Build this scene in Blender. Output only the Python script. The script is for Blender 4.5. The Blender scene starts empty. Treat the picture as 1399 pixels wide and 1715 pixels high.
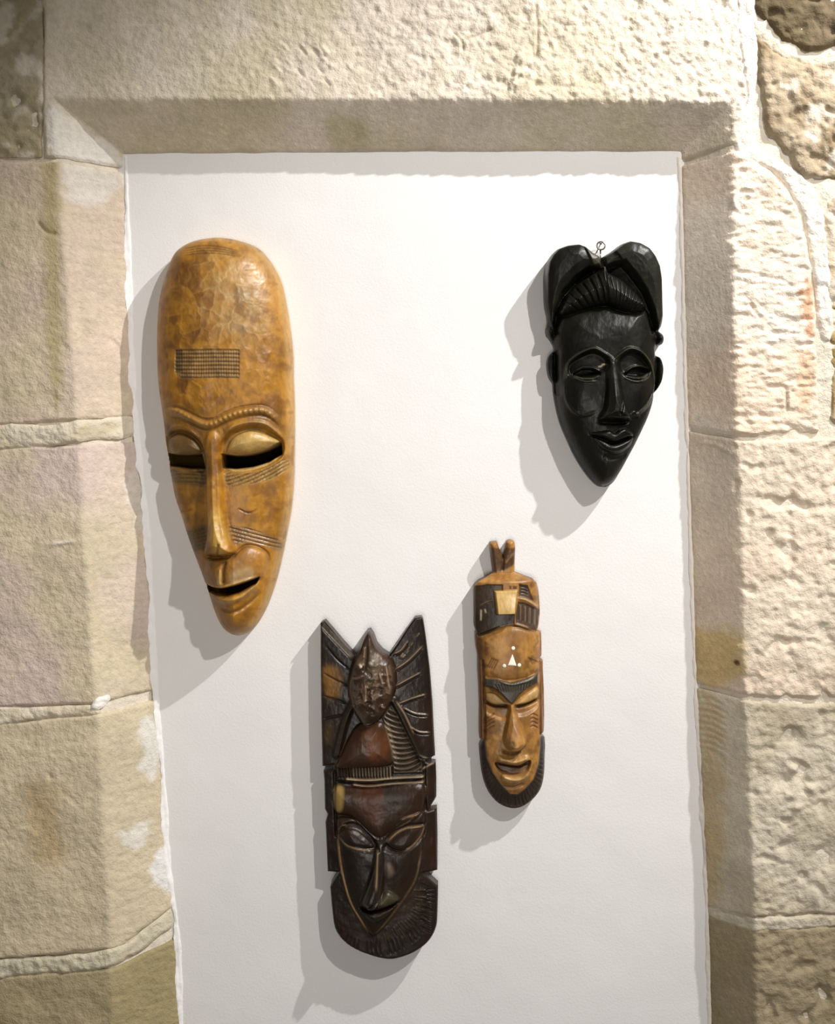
import bpy, math, random
import numpy as np
from mathutils import Vector, Matrix

# ------------------------------------------------------------------ camera
W, HGT = 1399.0, 1715.0
S = 0.00075                 # metres per photo pixel on the plaster plane
D = 1.5                     # camera distance to the plaster plane
CX, CY = 730.0, 780.0       # foot of the camera's perpendicular
ROLL = math.radians(2.0)
ZC = 1.55
DEPTH = 0.055               # depth of the niche
scene = bpy.context.scene
cam = bpy.data.cameras.new('camera'); camo = bpy.data.objects.new('camera', cam)
scene.collection.objects.link(camo); scene.camera = camo
cr, sr = math.cos(ROLL), math.sin(ROLL)
camo.matrix_world = Matrix(((cr, sr, 0, 0), (0, 0, -1, -D), (-sr, cr, 0, ZC), (0, 0, 0, 1)))
cam.sensor_fit = 'VERTICAL'; cam.sensor_height = 24.0
cam.lens = (D / S) / HGT * 24.0
cam.shift_x = (W / 2 - CX) / HGT
cam.shift_y = (CY - HGT / 2) / HGT

def world(px, py, out=0.0, plane=None):
    """photo pixel at a distance `plane` in front of the plaster -> world point standing `out` metres off it"""
    if plane is None: plane = out
    k = S * (D - plane) / D
    u = (np.asarray(px, float) - CX) * k; v = -(np.asarray(py, float) - CY) * k
    return np.stack([u * cr + v * sr, -np.asarray(out, float) + 0 * u, -u * sr + v * cr + ZC], -1)

# ------------------------------------------------------------------ world, lamps, exposure
wd = bpy.data.worlds.new('world'); scene.world = wd; wd.use_nodes = True
wd.node_tree.nodes['Background'].inputs[0].default_value = (1.0, 0.93, 0.85, 1)
wd.node_tree.nodes['Background'].inputs[1].default_value = 0.155
scene.view_settings.view_transform = 'Standard'; scene.view_settings.look = 'None'
scene.view_settings.exposure = 0.13; scene.view_settings.gamma = 1.0
scene.view_settings.use_curve_mapping = False

def spot(name, target, direction, dist, energy, radius, angle, blend, col):
    l = bpy.data.lights.new(name, 'SPOT'); o = bpy.data.objects.new(name, l); scene.collection.objects.link(o)
    t = Vector(world(*target)); d = Vector((direction[0], -direction[2], direction[1])).normalized()
    o.location = t + d * dist
    o.rotation_euler = d.to_track_quat('Z', 'Y').to_euler()
    l.energy = energy; l.shadow_soft_size = radius; l.spot_size = math.radians(angle); l.spot_blend = blend; l.color = col
    return o
spot('ceiling_spot_front', (800, 1010), (0.68, 0.98, 1.0), 2.6, 118, 0.022, 42, 0.7, (1.0, 0.97, 0.93))
spot('ceiling_spot_side', (880, 820), (1.35, 1.85, 1.0), 2.0, 150, 0.014, 50, 0.9, (1.0, 0.98, 0.95))
spot('front_fill', (760, 900), (-0.06, -0.16, 1.0), 3.0, 96, 0.50, 31, 0.8, (1.0, 0.95, 0.89))  # added soft fill for soffit and reveals; its cone dims the corners

# ------------------------------------------------------------------ numeric helpers
def lin(c):
    c = np.asarray(c, float) / 255.0
    return np.where(c <= 0.04045, c / 12.92, ((c + 0.055) / 1.055) ** 2.4)
def sst(a, b, x):
    t = np.clip((x - a) / (b - a), 0, 1); return t * t * (3 - 2 * t)
def vnoise(x, y, seed):
    rng = np.random.RandomState(seed); T = rng.rand(257, 257)
    xi = np.floor(x).astype(int); yi = np.floor(y).astype(int)
    fx = x - xi; fy = y - yi; fx = fx * fx * (3 - 2 * fx); fy = fy * fy * (3 - 2 * fy)
    a = xi % 256; b = yi % 256
    return (T[a, b] * (1 - fx) + T[(a + 1) % 256, b] * fx) * (1 - fy) + (T[a, (b + 1) % 256] * (1 - fx) + T[(a + 1) % 256, (b + 1) % 256] * fx) * fy
def fbm(x, y, scale, octaves=3, seed=0, sy=None):
    """-1..1 noise; scale = feature size in pixels"""
    sy = sy or scale; r = 0; a = 1; n = 0
    for o in range(octaves):
        f = 2 ** o
        xr = x * 0.8 + y * 0.6 if sy == scale and o % 2 else x
        yr = -x * 0.6 + y * 0.8 if sy == scale and o % 2 else y
        r = r + a * (vnoise(xr * f / scale + 31.7 * o + seed, yr * f / sy + 17.3 * o, seed + o) * 2 - 1); n += a; a *= 0.55
    return r / n
def curve(pts, n=8, closed=False):
    """Catmull-Rom through the points"""
    p = np.asarray(pts, float); m = len(p); out = []
    for i in range(m if closed else m - 1):
        if closed: a, b, c, d = p[i - 1], p[i], p[(i + 1) % m], p[(i + 2) % m]
        else: a, b, c, d = p[max(i - 1, 0)], p[i], p[i + 1], p[min(i + 2, m - 1)]
        for k in range(n):
            t = k / n
            out.append(0.5 * ((2 * b) + (-a + c) * t + (2 * a - 5 * b + 4 * c - d) * t * t + (-a + 3 * b - 3 * c + d) * t ** 3))
    if not closed: out.append(p[-1])
    return np.array(out)
def seg_dist(X, Y, pts, closed=False, want='d'):
    p = np.asarray(pts, float); q = np.roll(p, -1, 0) if closed else p[1:]
    p0 = p if closed else p[:-1]
    best = np.full(X.shape, 1e9); bx = np.zeros(X.shape); by = np.zeros(X.shape); arc = np.zeros(X.shape); side = np.zeros(X.shape)
    L = 0.0
    for (ax, ay), (cx, cy) in zip(p0, q):
        dx, dy = cx - ax, cy - ay; l2 = dx * dx + dy * dy
        if l2 < 1e-12: continue
        t = np.clip(((X - ax) * dx + (Y - ay) * dy) / l2, 0, 1)
        ex = X - ax - t * dx; ey = Y - ay - t * dy; d2 = ex * ex + ey * ey
        m = d2 < best; l = math.sqrt(l2)
        best = np.where(m, d2, best); arc = np.where(m, L + t * l, arc)
        if want == 'p': bx = np.where(m, ax + t * dx, bx); by = np.where(m, ay + t * dy, by)
        if want == 's': side = np.where(m, (dx * ey - dy * ex) / l, side)
        L += l
    d = np.sqrt(best)
    if want == 'p': return d, bx, by
    if want == 's': return d, arc, side
    return d, arc, L
def inpoly(X, Y, pts):
    p = np.asarray(pts, float); q = np.roll(p, -1, 0); r = np.zeros(X.shape, bool)
    for (ax, ay), (bx, by) in zip(p, q):
        if ay == by: continue
        r ^= ((ay > Y) != (by > Y)) & (X < (bx - ax) * (Y - ay) / (by - ay) + ax)
    return r
def sdf(X, Y, pts):
    d = seg_dist(X, Y, pts, True)[0]
    return np.where(inpoly(X, Y, pts), d, -d)

# ------------------------------------------------------------------ materials
def nodemat(name, rough, coat=0.0, spec=0.5, bump=None, blotch=None, rough_var=0.0, coord_scale=(1, 1, 1)):
    m = bpy.data.materials.new(name); m.use_nodes = True; nt = m.node_tree; N = nt.nodes; Lk = nt.links
    b = N['Principled BSDF']; b.inputs['Roughness'].default_value = rough
    b.inputs['Specular IOR Level'].default_value = spec
    b.inputs['Coat Weight'].default_value = coat; b.inputs['Coat Roughness'].default_value = 0.25
    at = N.new('ShaderNodeAttribute'); at.attribute_name = 'Col'
    tc = N.new('ShaderNodeTexCoord'); mp = N.new('ShaderNodeMapping'); mp.inputs['Scale'].default_value = coord_scale
    Lk.new(tc.outputs['Object'], mp.inputs['Vector'])
    src = at.outputs['Color']
    for (sc, lo, hi, det) in (blotch or []):
        n = N.new('ShaderNodeTexNoise'); n.inputs['Scale'].default_value = sc; n.inputs['Detail'].default_value = det; n.inputs['Roughness'].default_value = 0.6
        Lk.new(mp.outputs[0], n.inputs['Vector'])
        r = N.new('ShaderNodeMapRange'); r.inputs['From Min'].default_value = 0.3; r.inputs['From Max'].default_value = 0.7
        r.inputs['To Min'].default_value = lo; r.inputs['To Max'].default_value = hi
        Lk.new(n.outputs['Fac'], r.inputs['Value'])
        x = N.new('ShaderNodeMix'); x.data_type = 'RGBA'; x.blend_type = 'MULTIPLY'; x.inputs[0].default_value = 1.0
        Lk.new(src, x.inputs[6]); Lk.new(r.outputs[0], x.inputs[7]); src = x.outputs[2]
    Lk.new(src, b.inputs['Base Color'])
    if rough_var:
        n = N.new('ShaderNodeTexNoise'); n.inputs['Scale'].default_value = 60; Lk.new(mp.outputs[0], n.inputs['Vector'])
        r = N.new('ShaderNodeMapRange'); r.inputs['From Min'].default_value = 0.3; r.inputs['From Max'].default_value = 0.7
        r.inputs['To Min'].default_value = rough - rough_var; r.inputs['To Max'].default_value = rough + rough_var
        Lk.new(n.outputs['Fac'], r.inputs['Value']); Lk.new(r.outputs[0], b.inputs['Roughness'])
    prev = None
    for (sc, dist, det) in (bump or []):
        n = N.new('ShaderNodeTexNoise'); n.inputs['Scale'].default_value = sc; n.inputs['Detail'].default_value = det
        Lk.new(mp.outputs[0], n.inputs['Vector'])
        u = N.new('ShaderNodeBump'); u.inputs['Distance'].default_value = dist; u.inputs['Strength'].default_value = 1.0
        Lk.new(n.outputs['Fac'], u.inputs['Height'])
        if prev: Lk.new(prev.outputs[0], u.inputs['Normal'])
        prev = u
    if prev: Lk.new(prev.outputs[0], b.inputs['Normal'])
    return m
M_STONE = nodemat('limestone', 0.85, spec=0.25, bump=[(160, 0.0016, 4), (520, 0.0006, 2)], blotch=[(14, 0.86, 1.08, 5), (130, 0.88, 1.06, 3)])
M_MORTAR = nodemat('lime_mortar', 0.9, spec=0.2, bump=[(110, 0.003, 5), (600, 0.0006, 2)], blotch=[(40, 0.86, 1.05, 4)])
M_PLASTER = nodemat('white_plaster', 0.75, spec=0.25, bump=[(420, 0.00022, 2), (9, 0.002, 2)], blotch=[(5, 0.97, 1.01, 2)])
M_OCHRE = nodemat('waxed_ochre_wood', 0.46, coat=0.10, bump=[(260, 0.0004, 3)], blotch=[(34, 0.72, 1.15, 5), (150, 0.80, 1.12, 3)], rough_var=0.08, coord_scale=(1, 1, 0.55))
M_BLACK = nodemat('ebony_stained_wood', 0.38, coat=0.0, spec=0.24, bump=[(300, 0.0003, 3)], blotch=[(60, 0.75, 1.2, 3)], rough_var=0.06, coord_scale=(1, 1, 0.4))
M_TAN = nodemat('stained_tan_wood', 0.45, coat=0.08, bump=[(330, 0.0003, 3)], blotch=[(60, 0.75, 1.15, 5), (220, 0.82, 1.1, 2)], rough_var=0.08, coord_scale=(1, 1, 0.35))
M_BROWN = nodemat('polished_dark_brown_wood', 0.36, coat=0.0, spec=0.34, bump=[(300, 0.0003, 3)], blotch=[(50, 0.7, 1.25, 4)], rough_var=0.07, coord_scale=(1, 1, 0.35))
M_HOLLOW = nodemat('shaded_hollow', 0.95, spec=0.05)  # matte, for slits and mouth whose shade is painted black
M_INLAY = nodemat('white_inlay', 0.4, spec=0.5)
M_METAL = bpy.data.materials.new('steel_wire'); M_METAL.use_nodes = True
_b = M_METAL.node_tree.nodes['Principled BSDF']; _b.inputs['Metallic'].default_value = 1.0
_b.inputs['Base Color'].default_value = (0.22, 0.21, 0.20, 1); _b.inputs['Roughness'].default_value = 0.3

# ------------------------------------------------------------------ object helpers
def tag(o, label=None, cat=None, group=None, kind=None):
    if label: o['label'] = label
    if cat: o['category'] = cat
    if group: o['group'] = group
    if kind: o['kind'] = kind
    return o
def empty(name, loc):
    o = bpy.data.objects.new(name, None); scene.collection.objects.link(o); o.location = loc; o.empty_display_size = 0.02
    return o
def link_mesh(name, verts, faces, mat, parent=None, normals=None, cols=None):
    me = bpy.data.meshes.new(name)
    org = np.array(parent.location) if parent else np.zeros(3)
    me.from_pydata((np.asarray(verts) - org).tolist(), [], faces)
    me.polygons.foreach_set('use_smooth', [True] * len(me.polygons))
    if cols is not None:
        a = me.color_attributes.new('Col', 'FLOAT_COLOR', 'POINT')
        c = np.ones((len(verts), 4), np.float32); c[:, :3] = cols; a.data.foreach_set('color', c.ravel())
    me.materials.append(mat); me.update()
    if normals is not None: me.normals_split_custom_set_from_vertices(np.asarray(normals).tolist())
    o = bpy.data.objects.new(name, me); scene.collection.objects.link(o)
    if parent: o.parent = parent
    return o

class Relief:
    """A carved surface: a dense grid inside an outline traced in photo pixels, with a height (pixels) and a colour at every vertex."""
    def __init__(s, outline, step, plane=0.0):
        s.poly = np.asarray(outline, float); s.step = step; s.plane = plane
        x0, y0 = s.poly.min(0) - step; x1, y1 = s.poly.max(0) + step
        nx = int((x1 - x0) / step) + 2; ny = int((y1 - y0) / step) + 2
        gx = x0 + np.arange(nx) * step; gy = y0 + np.arange(ny) * step
        X, Y = np.meshgrid(gx, gy); X = X.ravel(); Y = Y.ravel()
        ii, jj = np.meshgrid(np.arange(nx - 1), np.arange(ny - 1)); a = (jj * nx + ii).ravel()
        quads = np.stack([a, a + nx, a + nx + 1, a + 1], 1)          # faces the camera (-Y)
        cx = X[a] + step / 2; cy = Y[a] + step / 2
        quads = quads[inpoly(cx, cy, s.poly)]
        used = np.unique(quads); remap = -np.ones(len(X), int); remap[used] = np.arange(len(used))
        s.X = X[used]; s.Y = Y[used]; s.F = remap[quads]
        e = np.concatenate([s.F[:, [k, (k + 1) % 4]] for k in range(4)]); fi = np.tile(np.arange(len(s.F)), 4)
        n = len(s.X); key = e[:, 0] * n + e[:, 1]; rev = e[:, 1] * n + e[:, 0]
        bd = ~np.isin(key, rev); s.BE = e[bd]; s.BF = fi[bd]
        b = np.unique(s.BE)
        _, bx, by = seg_dist(s.X[b], s.Y[b], s.poly, True, 'p'); s.X[b] = bx; s.Y[b] = by
        s.sd = seg_dist(s.X, s.Y, s.poly, True)[0]
        s.FX = s.X[s.F].mean(1); s.FY = s.Y[s.F].mean(1)
        s.H = np.zeros(n); s.C = np.ones((n, 3))
    def _sub(s, pts, pad):
        p = np.asarray(pts, float); (x0, y0), (x1, y1) = p.min(0) - pad, p.max(0) + pad
        return np.where((s.X > x0) & (s.X < x1) & (s.Y > y0) & (s.Y < y1))[0]
    def line(s, pts, w, a, col=None, cstr=0.8, taper=True, smooth=True, wave=None, cw=1.0):
        """gaussian ridge (a>0) or groove (a<0) along a curve"""
        p = curve(pts) if smooth and len(pts) > 2 else np.asarray(pts, float)
        i = s._sub(p, 3.2 * w * max(cw, 1))
        if not len(i): return
        d, arc, L = seg_dist(s.X[i], s.Y[i], p)
        k = np.ones(len(i))
        if taper: k = np.minimum(1, 0.15 + arc / (0.14 * L + 1e-6)) * np.minimum(1, 0.15 + (L - arc) / (0.14 * L + 1e-6))
        g = np.exp(-(d / w) ** 2) * k
        hh = a * g
        if wave: hh = hh * (1 - wave[1] * (0.5 + 0.5 * np.cos(arc * 2 * math.pi / wave[0])))
        s.H[i] += hh
        if col is not None:
            g = (np.exp(-(d / (w * cw)) ** 2) * k * cstr)[:, None]; s.C[i] = s.C[i] * (1 - g) + lin(col) * g
    def sdp(s, pts, pad, smooth=True):
        p = curve(pts, 6, True) if smooth else np.asarray(pts, float)
        i = s._sub(p, pad); return i, sdf(s.X[i], s.Y[i], p)
    def step_in(s, pts, a, soft=3.0, smooth=True, col=None, cstr=1.0, csoft=1.5, off=0.0):
        """raise (or sink) the inside of a polygon by a, over `soft` pixels"""
        i, d = s.sdp(pts, soft + 4, smooth); s.H[i] += a * sst(-soft / 2, soft / 2, d - off)
        if col is not None:
            g = (sst(-csoft, csoft, d) * cstr)[:, None]; s.C[i] = s.C[i] * (1 - g) + lin(col) * g
    def dome(s, pts, a, R, power=2.0, smooth=True):
        i, d = s.sdp(pts, 4, smooth); t = np.clip(d / R, 0, 1)
        s.H[i] += a * (1 - (1 - t) ** power) ** (1 / power if power > 1 else 1)
    def blob(s, c, r, a, ang=0):
        ca, sa = math.cos(math.radians(ang)), math.sin(math.radians(ang))
        dx = s.X - c[0]; dy = s.Y - c[1]
        u = (dx * ca + dy * sa) / r[0]; v = (-dx * sa + dy * ca) / r[1]
        s.H += a * np.exp(-(u * u + v * v))
    def paint(s, pts, col, strength=1.0, soft=1.5, smooth=True, noise=0.0, nscale=12, seed=3):
        i, d = s.sdp(pts, 8 + soft * 2 + noise, smooth)
        if noise: d = d + noise * fbm(s.X[i], s.Y[i], nscale, 3, seed)
        g = (sst(-soft, soft, d) * strength)[:, None]; s.C[i] = s.C[i] * (1 - g) + lin(col) * g
    def build(s, parts, mat, parent=None, base=0.0, body='body', cap=True, skirt_col=None, foot=None):
        """parts: list of (name, polygon list, material or None, label); what no part claims is the body"""
        reg = np.zeros(len(s.F), int)
        for k, (nm, pl, mt, lb) in enumerate(parts):
            p = pl if isinstance(pl, np.ndarray) else curve(pl, 6, True)
            reg[inpoly(s.FX, s.FY, p)] = k + 1
        V = world(s.X, s.Y, s.H * S, s.plane)
        A, B, Cc, Dd = (V[s.F[:, k]] for k in range(4))
        fn = np.cross(Cc - A, Dd - B); N = np.zeros_like(V)
        for k in range(4): np.add.at(N, s.F[:, k], fn)
        if N[:, 1].mean() > 0: N = -N
        N /= np.linalg.norm(N, axis=1)[:, None] + 1e-12
        objs = []
        order = [(body, mat, None)] + [(nm, mt or mat, lb) for nm, _, mt, lb in parts]
        for k, (nm, mt, lb) in enumerate(order):
            f = s.F[reg == k]; m = reg[s.BF] == k; be = s.BE[m]
            if not len(f): objs.append(None); continue
            used = np.unique(f); rm = {int(v): q for q, v in enumerate(used)}
            ra = -np.ones(len(s.X), int); ra[used] = np.arange(len(used))
            verts = [V[used]]; nor = [N[used]]; col = [s.C[used]]; faces = ra[f].tolist()
            if len(be):
                # outer wall of the carving, from its rim back to the foot plane
                bu = np.unique(be); rb = -np.ones(len(s.X), int); rb[bu] = np.arange(len(bu)); n0 = len(used)
                top = V[bu]; bot = world(s.X[bu], s.Y[bu], base * S, s.plane)
                if foot is not None: bot = world(s.X[bu], s.Y[bu], foot(bu) * S, s.plane)
                t = np.zeros((len(s.X), 3)); ed = V[s.BE[:, 1]] - V[s.BE[:, 0]]
                np.add.at(t, s.BE[:, 0], ed); np.add.at(t, s.BE[:, 1], ed); t = t[bu]; t[:, 1] = 0
                sn = np.cross(t, np.array([0, 1.0, 0])); sn /= np.linalg.norm(sn, axis=1)[:, None] + 1e-12
                ab = np.unique(s.BE); ga = np.cross(V[s.BE[:, 1]] - V[s.BE[:, 0]], np.array([0, 1.0, 0]))
                if ((V[s.BE[:, 0]] - V.mean(0)) * ga).sum() < 0: sn = -sn
                nb = len(bu); verts += [top, bot]; nor += [sn, sn]
                cc = s.C[bu] if skirt_col is None else np.tile(lin(skirt_col), (nb, 1)); col += [cc, cc]
                a, b = rb[be[:, 0]] + n0, rb[be[:, 1]] + n0
                faces += np.stack([b, a, a + nb, b + nb], 1).tolist()
            o = link_mesh(nm, np.concatenate(verts), faces, mt, parent, None, np.concatenate(col))
            # smooth the carving across part borders with the normals of the whole surface
            me = o.data; cn = np.concatenate(nor)
            me.normals_split_custom_set_from_vertices(cn.tolist())
            if lb: o['label'] = lb
            objs.append(o)
        if cap and objs[0] is not None:
            nxt = {int(a): int(b) for a, b in s.BE}
            start = next(iter(nxt)); loop = [start]; c = nxt[start]
            while c != start and len(loop) <= len(nxt): loop.append(c); c = nxt[c]
            lp = np.array(loop); vb = world(s.X[lp], s.Y[lp], base * S, s.plane)
            me = objs[0].data
            o = link_mesh('back_face', vb, [list(range(len(lp)))[::-1]], mat, parent, None, s.C[lp])
            o.data.polygons[0].use_smooth = False
        return objs

def tube(name, pts, r, mat, parent=None, seg=10, closed=False):
    p = np.asarray(pts, float); n = len(p); V = []; F = []
    for i in range(n):
        t = (p[(i + 1) % n] - p[i - 1]) if closed else (p[min(i + 1, n - 1)] - p[max(i - 1, 0)])
        t = t / np.linalg.norm(t); up = np.array([0, 1.0, 0]) if abs(t[1]) < 0.9 else np.array([1.0, 0, 0])
        a = np.cross(t, up); a /= np.linalg.norm(a); b = np.cross(t, a)
        for k in range(seg):
            w = 2 * math.pi * k / seg; V.append(p[i] + r * (a * math.cos(w) + b * math.sin(w)))
    for i in range(n if closed else n - 1):
        j = (i + 1) % n
        for k in range(seg):
            l = (k + 1) % seg; F.append([i * seg + k, i * seg + l, j * seg + l, j * seg + k])
    if not closed: F += [list(range(seg)), [(n - 1) * seg + k for k in range(seg)][::-1]]
    return link_mesh(name, V, F, mat, parent)

def worley(X, Y, box, n, seed, sx=1.0):
    rng = np.random.RandomState(seed)
    cx = box[0] + rng.rand(n) * (box[2] - box[0]); cy = box[1] + rng.rand(n) * (box[3] - box[1])
    f1 = np.full(X.shape, 1e9); f2 = f1.copy(); idx = np.zeros(X.shape, int)
    for k in range(n):
        d = ((X - cx[k]) * sx) ** 2 + (Y - cy[k]) ** 2
        m = d < f1; f2 = np.where(m, f1, np.minimum(f2, d)); f1 = np.where(m, d, f1); idx = np.where(m, k, idx)
    return np.sqrt(f1), np.sqrt(f2), idx, rng.rand(n)

# ================================================================== THE WALL
KF = D / (D - DEPTH)
def toface(p): return (CX + (p[0] - CX) * KF, CY + (p[1] - CY) * KF)
DP = DEPTH / S
# edges of the opening, in pixels of the wall-face plane: back edge (at the plaster) and front arris
IL = [toface(p) for p in ((203, 100), (207, 258), (222, 640), (243, 860), (262, 1150), (279, 1400), (296, 1570), (303, 1715), (320, 2150))]
IR = [toface(p) for p in ((1137, 100), (1141, 255), (1152, 700), (1161, 950), (1171, 1270), (1185, 1520), (1191, 1715), (1203, 2150))]
IT = [toface(p) for p in ((-100, 259), (210, 258), (560, 256), (900, 253), (1141, 254), (1500, 254))]
OL = [(88, 100), (88, 165), (97, 300), (124, 620), (141, 900), (163, 1200), (180, 1480), (190, 1715), (215, 2150)]
OR = [(1222, 100), (1230, 200), (1227, 420), (1232, 620), (1240, 860), (1246, 1080), (1256, 1320), (1264, 1500), (1267, 1715), (1280, 2150)]
OT = [(-100, 166), (80, 165), (600, 166), (1235, 170), (1500, 171)]
def ev(line, q, axis):
    p = np.array(line); return np.interp(q, p[:, axis], p[:, 1 - axis])
def profile(X, Y):
    """height above the plaster plane (pixels) of the dressed stone: flat face, splayed reveals"""
    w = 2.0 * fbm(X * 0 + 5, Y, 60, 3, 11); w2 = 1.5 * fbm(X, X * 0 + 9, 70, 3, 12)
    tl = (X - ev(OL, Y, 1) - w) / (ev(IL, Y, 1) - ev(OL, Y, 1))
    tr = (ev(OR, Y, 1) - X + w) / (ev(OR, Y, 1) - ev(IR, Y, 1))
    tt = (Y - ev(OT, X, 0) - w2) / (ev(IT, X, 0) - ev(OT, X, 0))
    t = np.minimum(np.minimum(tl, tr), tt)
    k = 0.06
    ts = np.where(t < -k, 0, np.where(t > k, t, (t + k) ** 2 / (4 * k)))     # eased arris
    return DP * (1 - np.minimum(ts, 1.25))

def rough_poly(pts, amp, seed, n=6, sm=True):
    p = curve(pts, n, True) if sm else None
    if p is None:
        q = np.asarray(pts, float); p = []
        for i in range(len(q)):
            a, b = q[i], q[(i + 1) % len(q)]; m = max(2, int(np.linalg.norm(b - a) / 9))
            for k in range(m): p.append(a + (b - a) * k / m)
        p = np.array(p)
    return p + amp * np.stack([fbm(p[:, 0], p[:, 1], 26, 3, seed), fbm(p[:, 0], p[:, 1], 26, 3, seed + 50)], 1)

wall = empty('wall_back', tuple(world(700, 900, 0)))
tag(wall, 'rough pale limestone block wall around the white niche, with lime mortar joints', 'wall', kind='structure')

def stone(pts, seed, col, style, step=3.0, edge=6.0, dent=1.8, extra=None, col2=None, amp=2.5, lift=0.0):
    r = Relief(rough_poly(pts, amp, seed, sm=False), step, DEPTH)
    X, Y = r.X, r.Y
    P = profile(X, Y)
    reveal = sst(2, 12, DP - P)
    h = P + lift + 2.6 * fbm(X, Y, 150, 2, seed) * (1 - 0.6 * reveal)
    n1 = fbm(X, Y, 34, 3, seed + 1); n2 = fbm(X, Y, 11, 2, seed + 2)
    if style == 'hammered':        # stippled lintel, rougher to the right
        g = sst(200, 1150, X) * 0.9 + 0.35
        st = fbm(X * 0.9 + Y * 0.4, Y * 0.9 - X * 0.4, 13, 2, seed + 3)
        sp = fbm(X, Y, 8.5, 2, seed + 9)
        h += (1 - reveal) * g * (1.8 * n1 + 3.2 * np.minimum(st, 0.12) + 2.2 * np.minimum(sp, .1) + 0.8 * n2) + 0.35 * n2
    elif style == 'chiselled':     # short horizontal tool marks
        st = fbm(X, Y, 26, 2, seed + 3, sy=8.0); st2 = fbm(X, Y, 15, 2, seed + 4, sy=9.0)
        h += (1 - reveal) * (1.9 * n1 + 4.6 * np.minimum(st, 0.15) + 3.0 * np.minimum(st2, .15)) + reveal * (0.5 * n2 + 0.5 * st)
    elif style == 'pitted':
        pit = np.maximum(0, fbm(X, Y, 30, 2, seed + 5) - 0.28)
        st = fbm(X, Y, 17, 2, seed + 3)
        h += (1 - reveal) * (2.3 * n1 + 3.4 * np.minimum(st, .15) + 2.0 * np.minimum(n2, .2) - 14 * pit) + reveal * 0.6 * n2
    elif style == 'rubble':
        pit = np.maximum(0, fbm(X, Y, 24, 2, seed + 5) - 0.15)
        h += 5 * fbm(X, Y, 70, 2, seed + 6) + 4.5 * n1 + 4.0 * np.minimum(n2, .25) - 14 * np.minimum(pit, .5)
    else:                          # worn smooth
        sc = fbm(X + 0.4 * Y, Y, 55, 3, seed + 3)
        st = fbm(X, Y, 20, 2, seed + 4, sy=7.0)
        h += (1 - reveal) * (1.8 * n1 + 0.7 * n2 + 1.5 * sc) + reveal * (1.4 * np.minimum(st, .1) + 1.0 * n1 + 0.4 * n2)
    e = np.clip(r.sd / edge, 0, 1); h -= dent * 2.2 * (1 - np.sqrt(1 - (1 - e) ** 2))
    r.H = h
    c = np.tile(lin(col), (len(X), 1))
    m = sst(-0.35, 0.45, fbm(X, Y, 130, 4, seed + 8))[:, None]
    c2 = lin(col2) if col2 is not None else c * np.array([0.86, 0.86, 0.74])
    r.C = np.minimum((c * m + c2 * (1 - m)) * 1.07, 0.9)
    if style == 'rubble' and col[0] > 150:      # lime wash caught on the rough faces
        q = sst(0.0, 0.3, fbm(X, Y, 38, 4, seed + 12))[:, None] * 0.8; r.C = r.C * (1 - q) + lin((226, 216, 200)) * q
    if extra: extra(r)
    Pb = P
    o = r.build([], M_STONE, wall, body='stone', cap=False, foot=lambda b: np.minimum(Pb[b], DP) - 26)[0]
    return o

CREAM, BEIGE, OLIVE = (226, 214, 194), (208, 194, 168), (204, 190, 162)
def ex_lintel(r):
    for p in ([(757, 50), (774, 70), (776, 88)], [(776, 66), (800, 58), (828, 47)], [(897, 0), (901, 50), (899, 98)]):
        r.line(p, 2.2, -2.8, (150, 130, 105), 0.6)
    for i in range(16):
        rng = random.Random(i); x = 845 + rng.random() * 60; y = 85 + rng.random() * 75
        r.line([(x, y), (x + 9 * rng.random() + 3, y - 14 * rng.random() - 4)], 3.0, 3.0 * (1 if i % 2 else -1))
    for i in range(22):
        rng = random.Random(100 + i); x = 450 + rng.random() * 95; y = 60 + rng.random() * 80
        r.line([(x, y), (x + 14, y + 16)], 2.6, 1.8 * (1 if i % 2 else -1))
    r.paint([(540, 190), (600, 185), (610, 225), (560, 235)], (168, 160, 96), 0.45, 14, noise=10, nscale=30)
    r.paint([(85, 175), (120, 200), (185, 245), (185, 258), (90, 258)], (236, 232, 226), 0.7, 6, noise=10, nscale=25)
def ex_left1(r):
    r.paint([(100, 268), (190, 268), (185, 300), (140, 335), (108, 320)], (236, 232, 226), 0.6, 12, noise=16, nscale=22)
    for (x, y, a, b) in ((150, 480, 12, 26), (168, 395, 9, 30), (180, 520, 7, 34), (135, 560, 8, 22)):
        r.blob((x, y), (a, b), -3.5)
    r.line([(168, 560), (182, 575), (190, 600)], 3, -3)
    r.line([(62, 370), (78, 388), (96, 392)], 3, -3, (130, 112, 70), .5)
    r.paint([(72, 268), (96, 268), (104, 640), (84, 650)], (176, 160, 104), 0.6, 10, noise=8)
def ex_left2(r):
    r.line([(85, 912), (128, 906)], 3.0, 2.5, (230, 222, 212), .7)
    r.paint([(200, 790), (236, 800), (240, 880), (212, 890)], (232, 226, 216), .5, 8, noise=14, nscale=20)
    for (x, y, a, b) in ((160, 850, 7, 12), (178, 1010, 8, 40), (190, 1100, 9, 30)): r.blob((x, y), (a, b), -2.5)
def ex_left3(r):
    r.paint([(222, 1225), (250, 1232), (248, 1320), (228, 1312)], (236, 234, 230), .7, 6, noise=12, nscale=18)
    r.paint([(200, 1400), (236, 1396), (226, 1430), (208, 1424)], (236, 234, 230), .6, 7, noise=12, nscale=14)
    r.paint([(243, 1470), (262, 1445), (272, 1490), (268, 1522), (248, 1500)], (238, 236, 236), .8, 5, noise=12, nscale=18)
    r.paint([(40, 1330), (90, 1320), (110, 1420), (60, 1440)], (178, 146, 92), .5, 20, noise=20, nscale=40)
    r.blob((84, 1302), (3, 6), -3)
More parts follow.
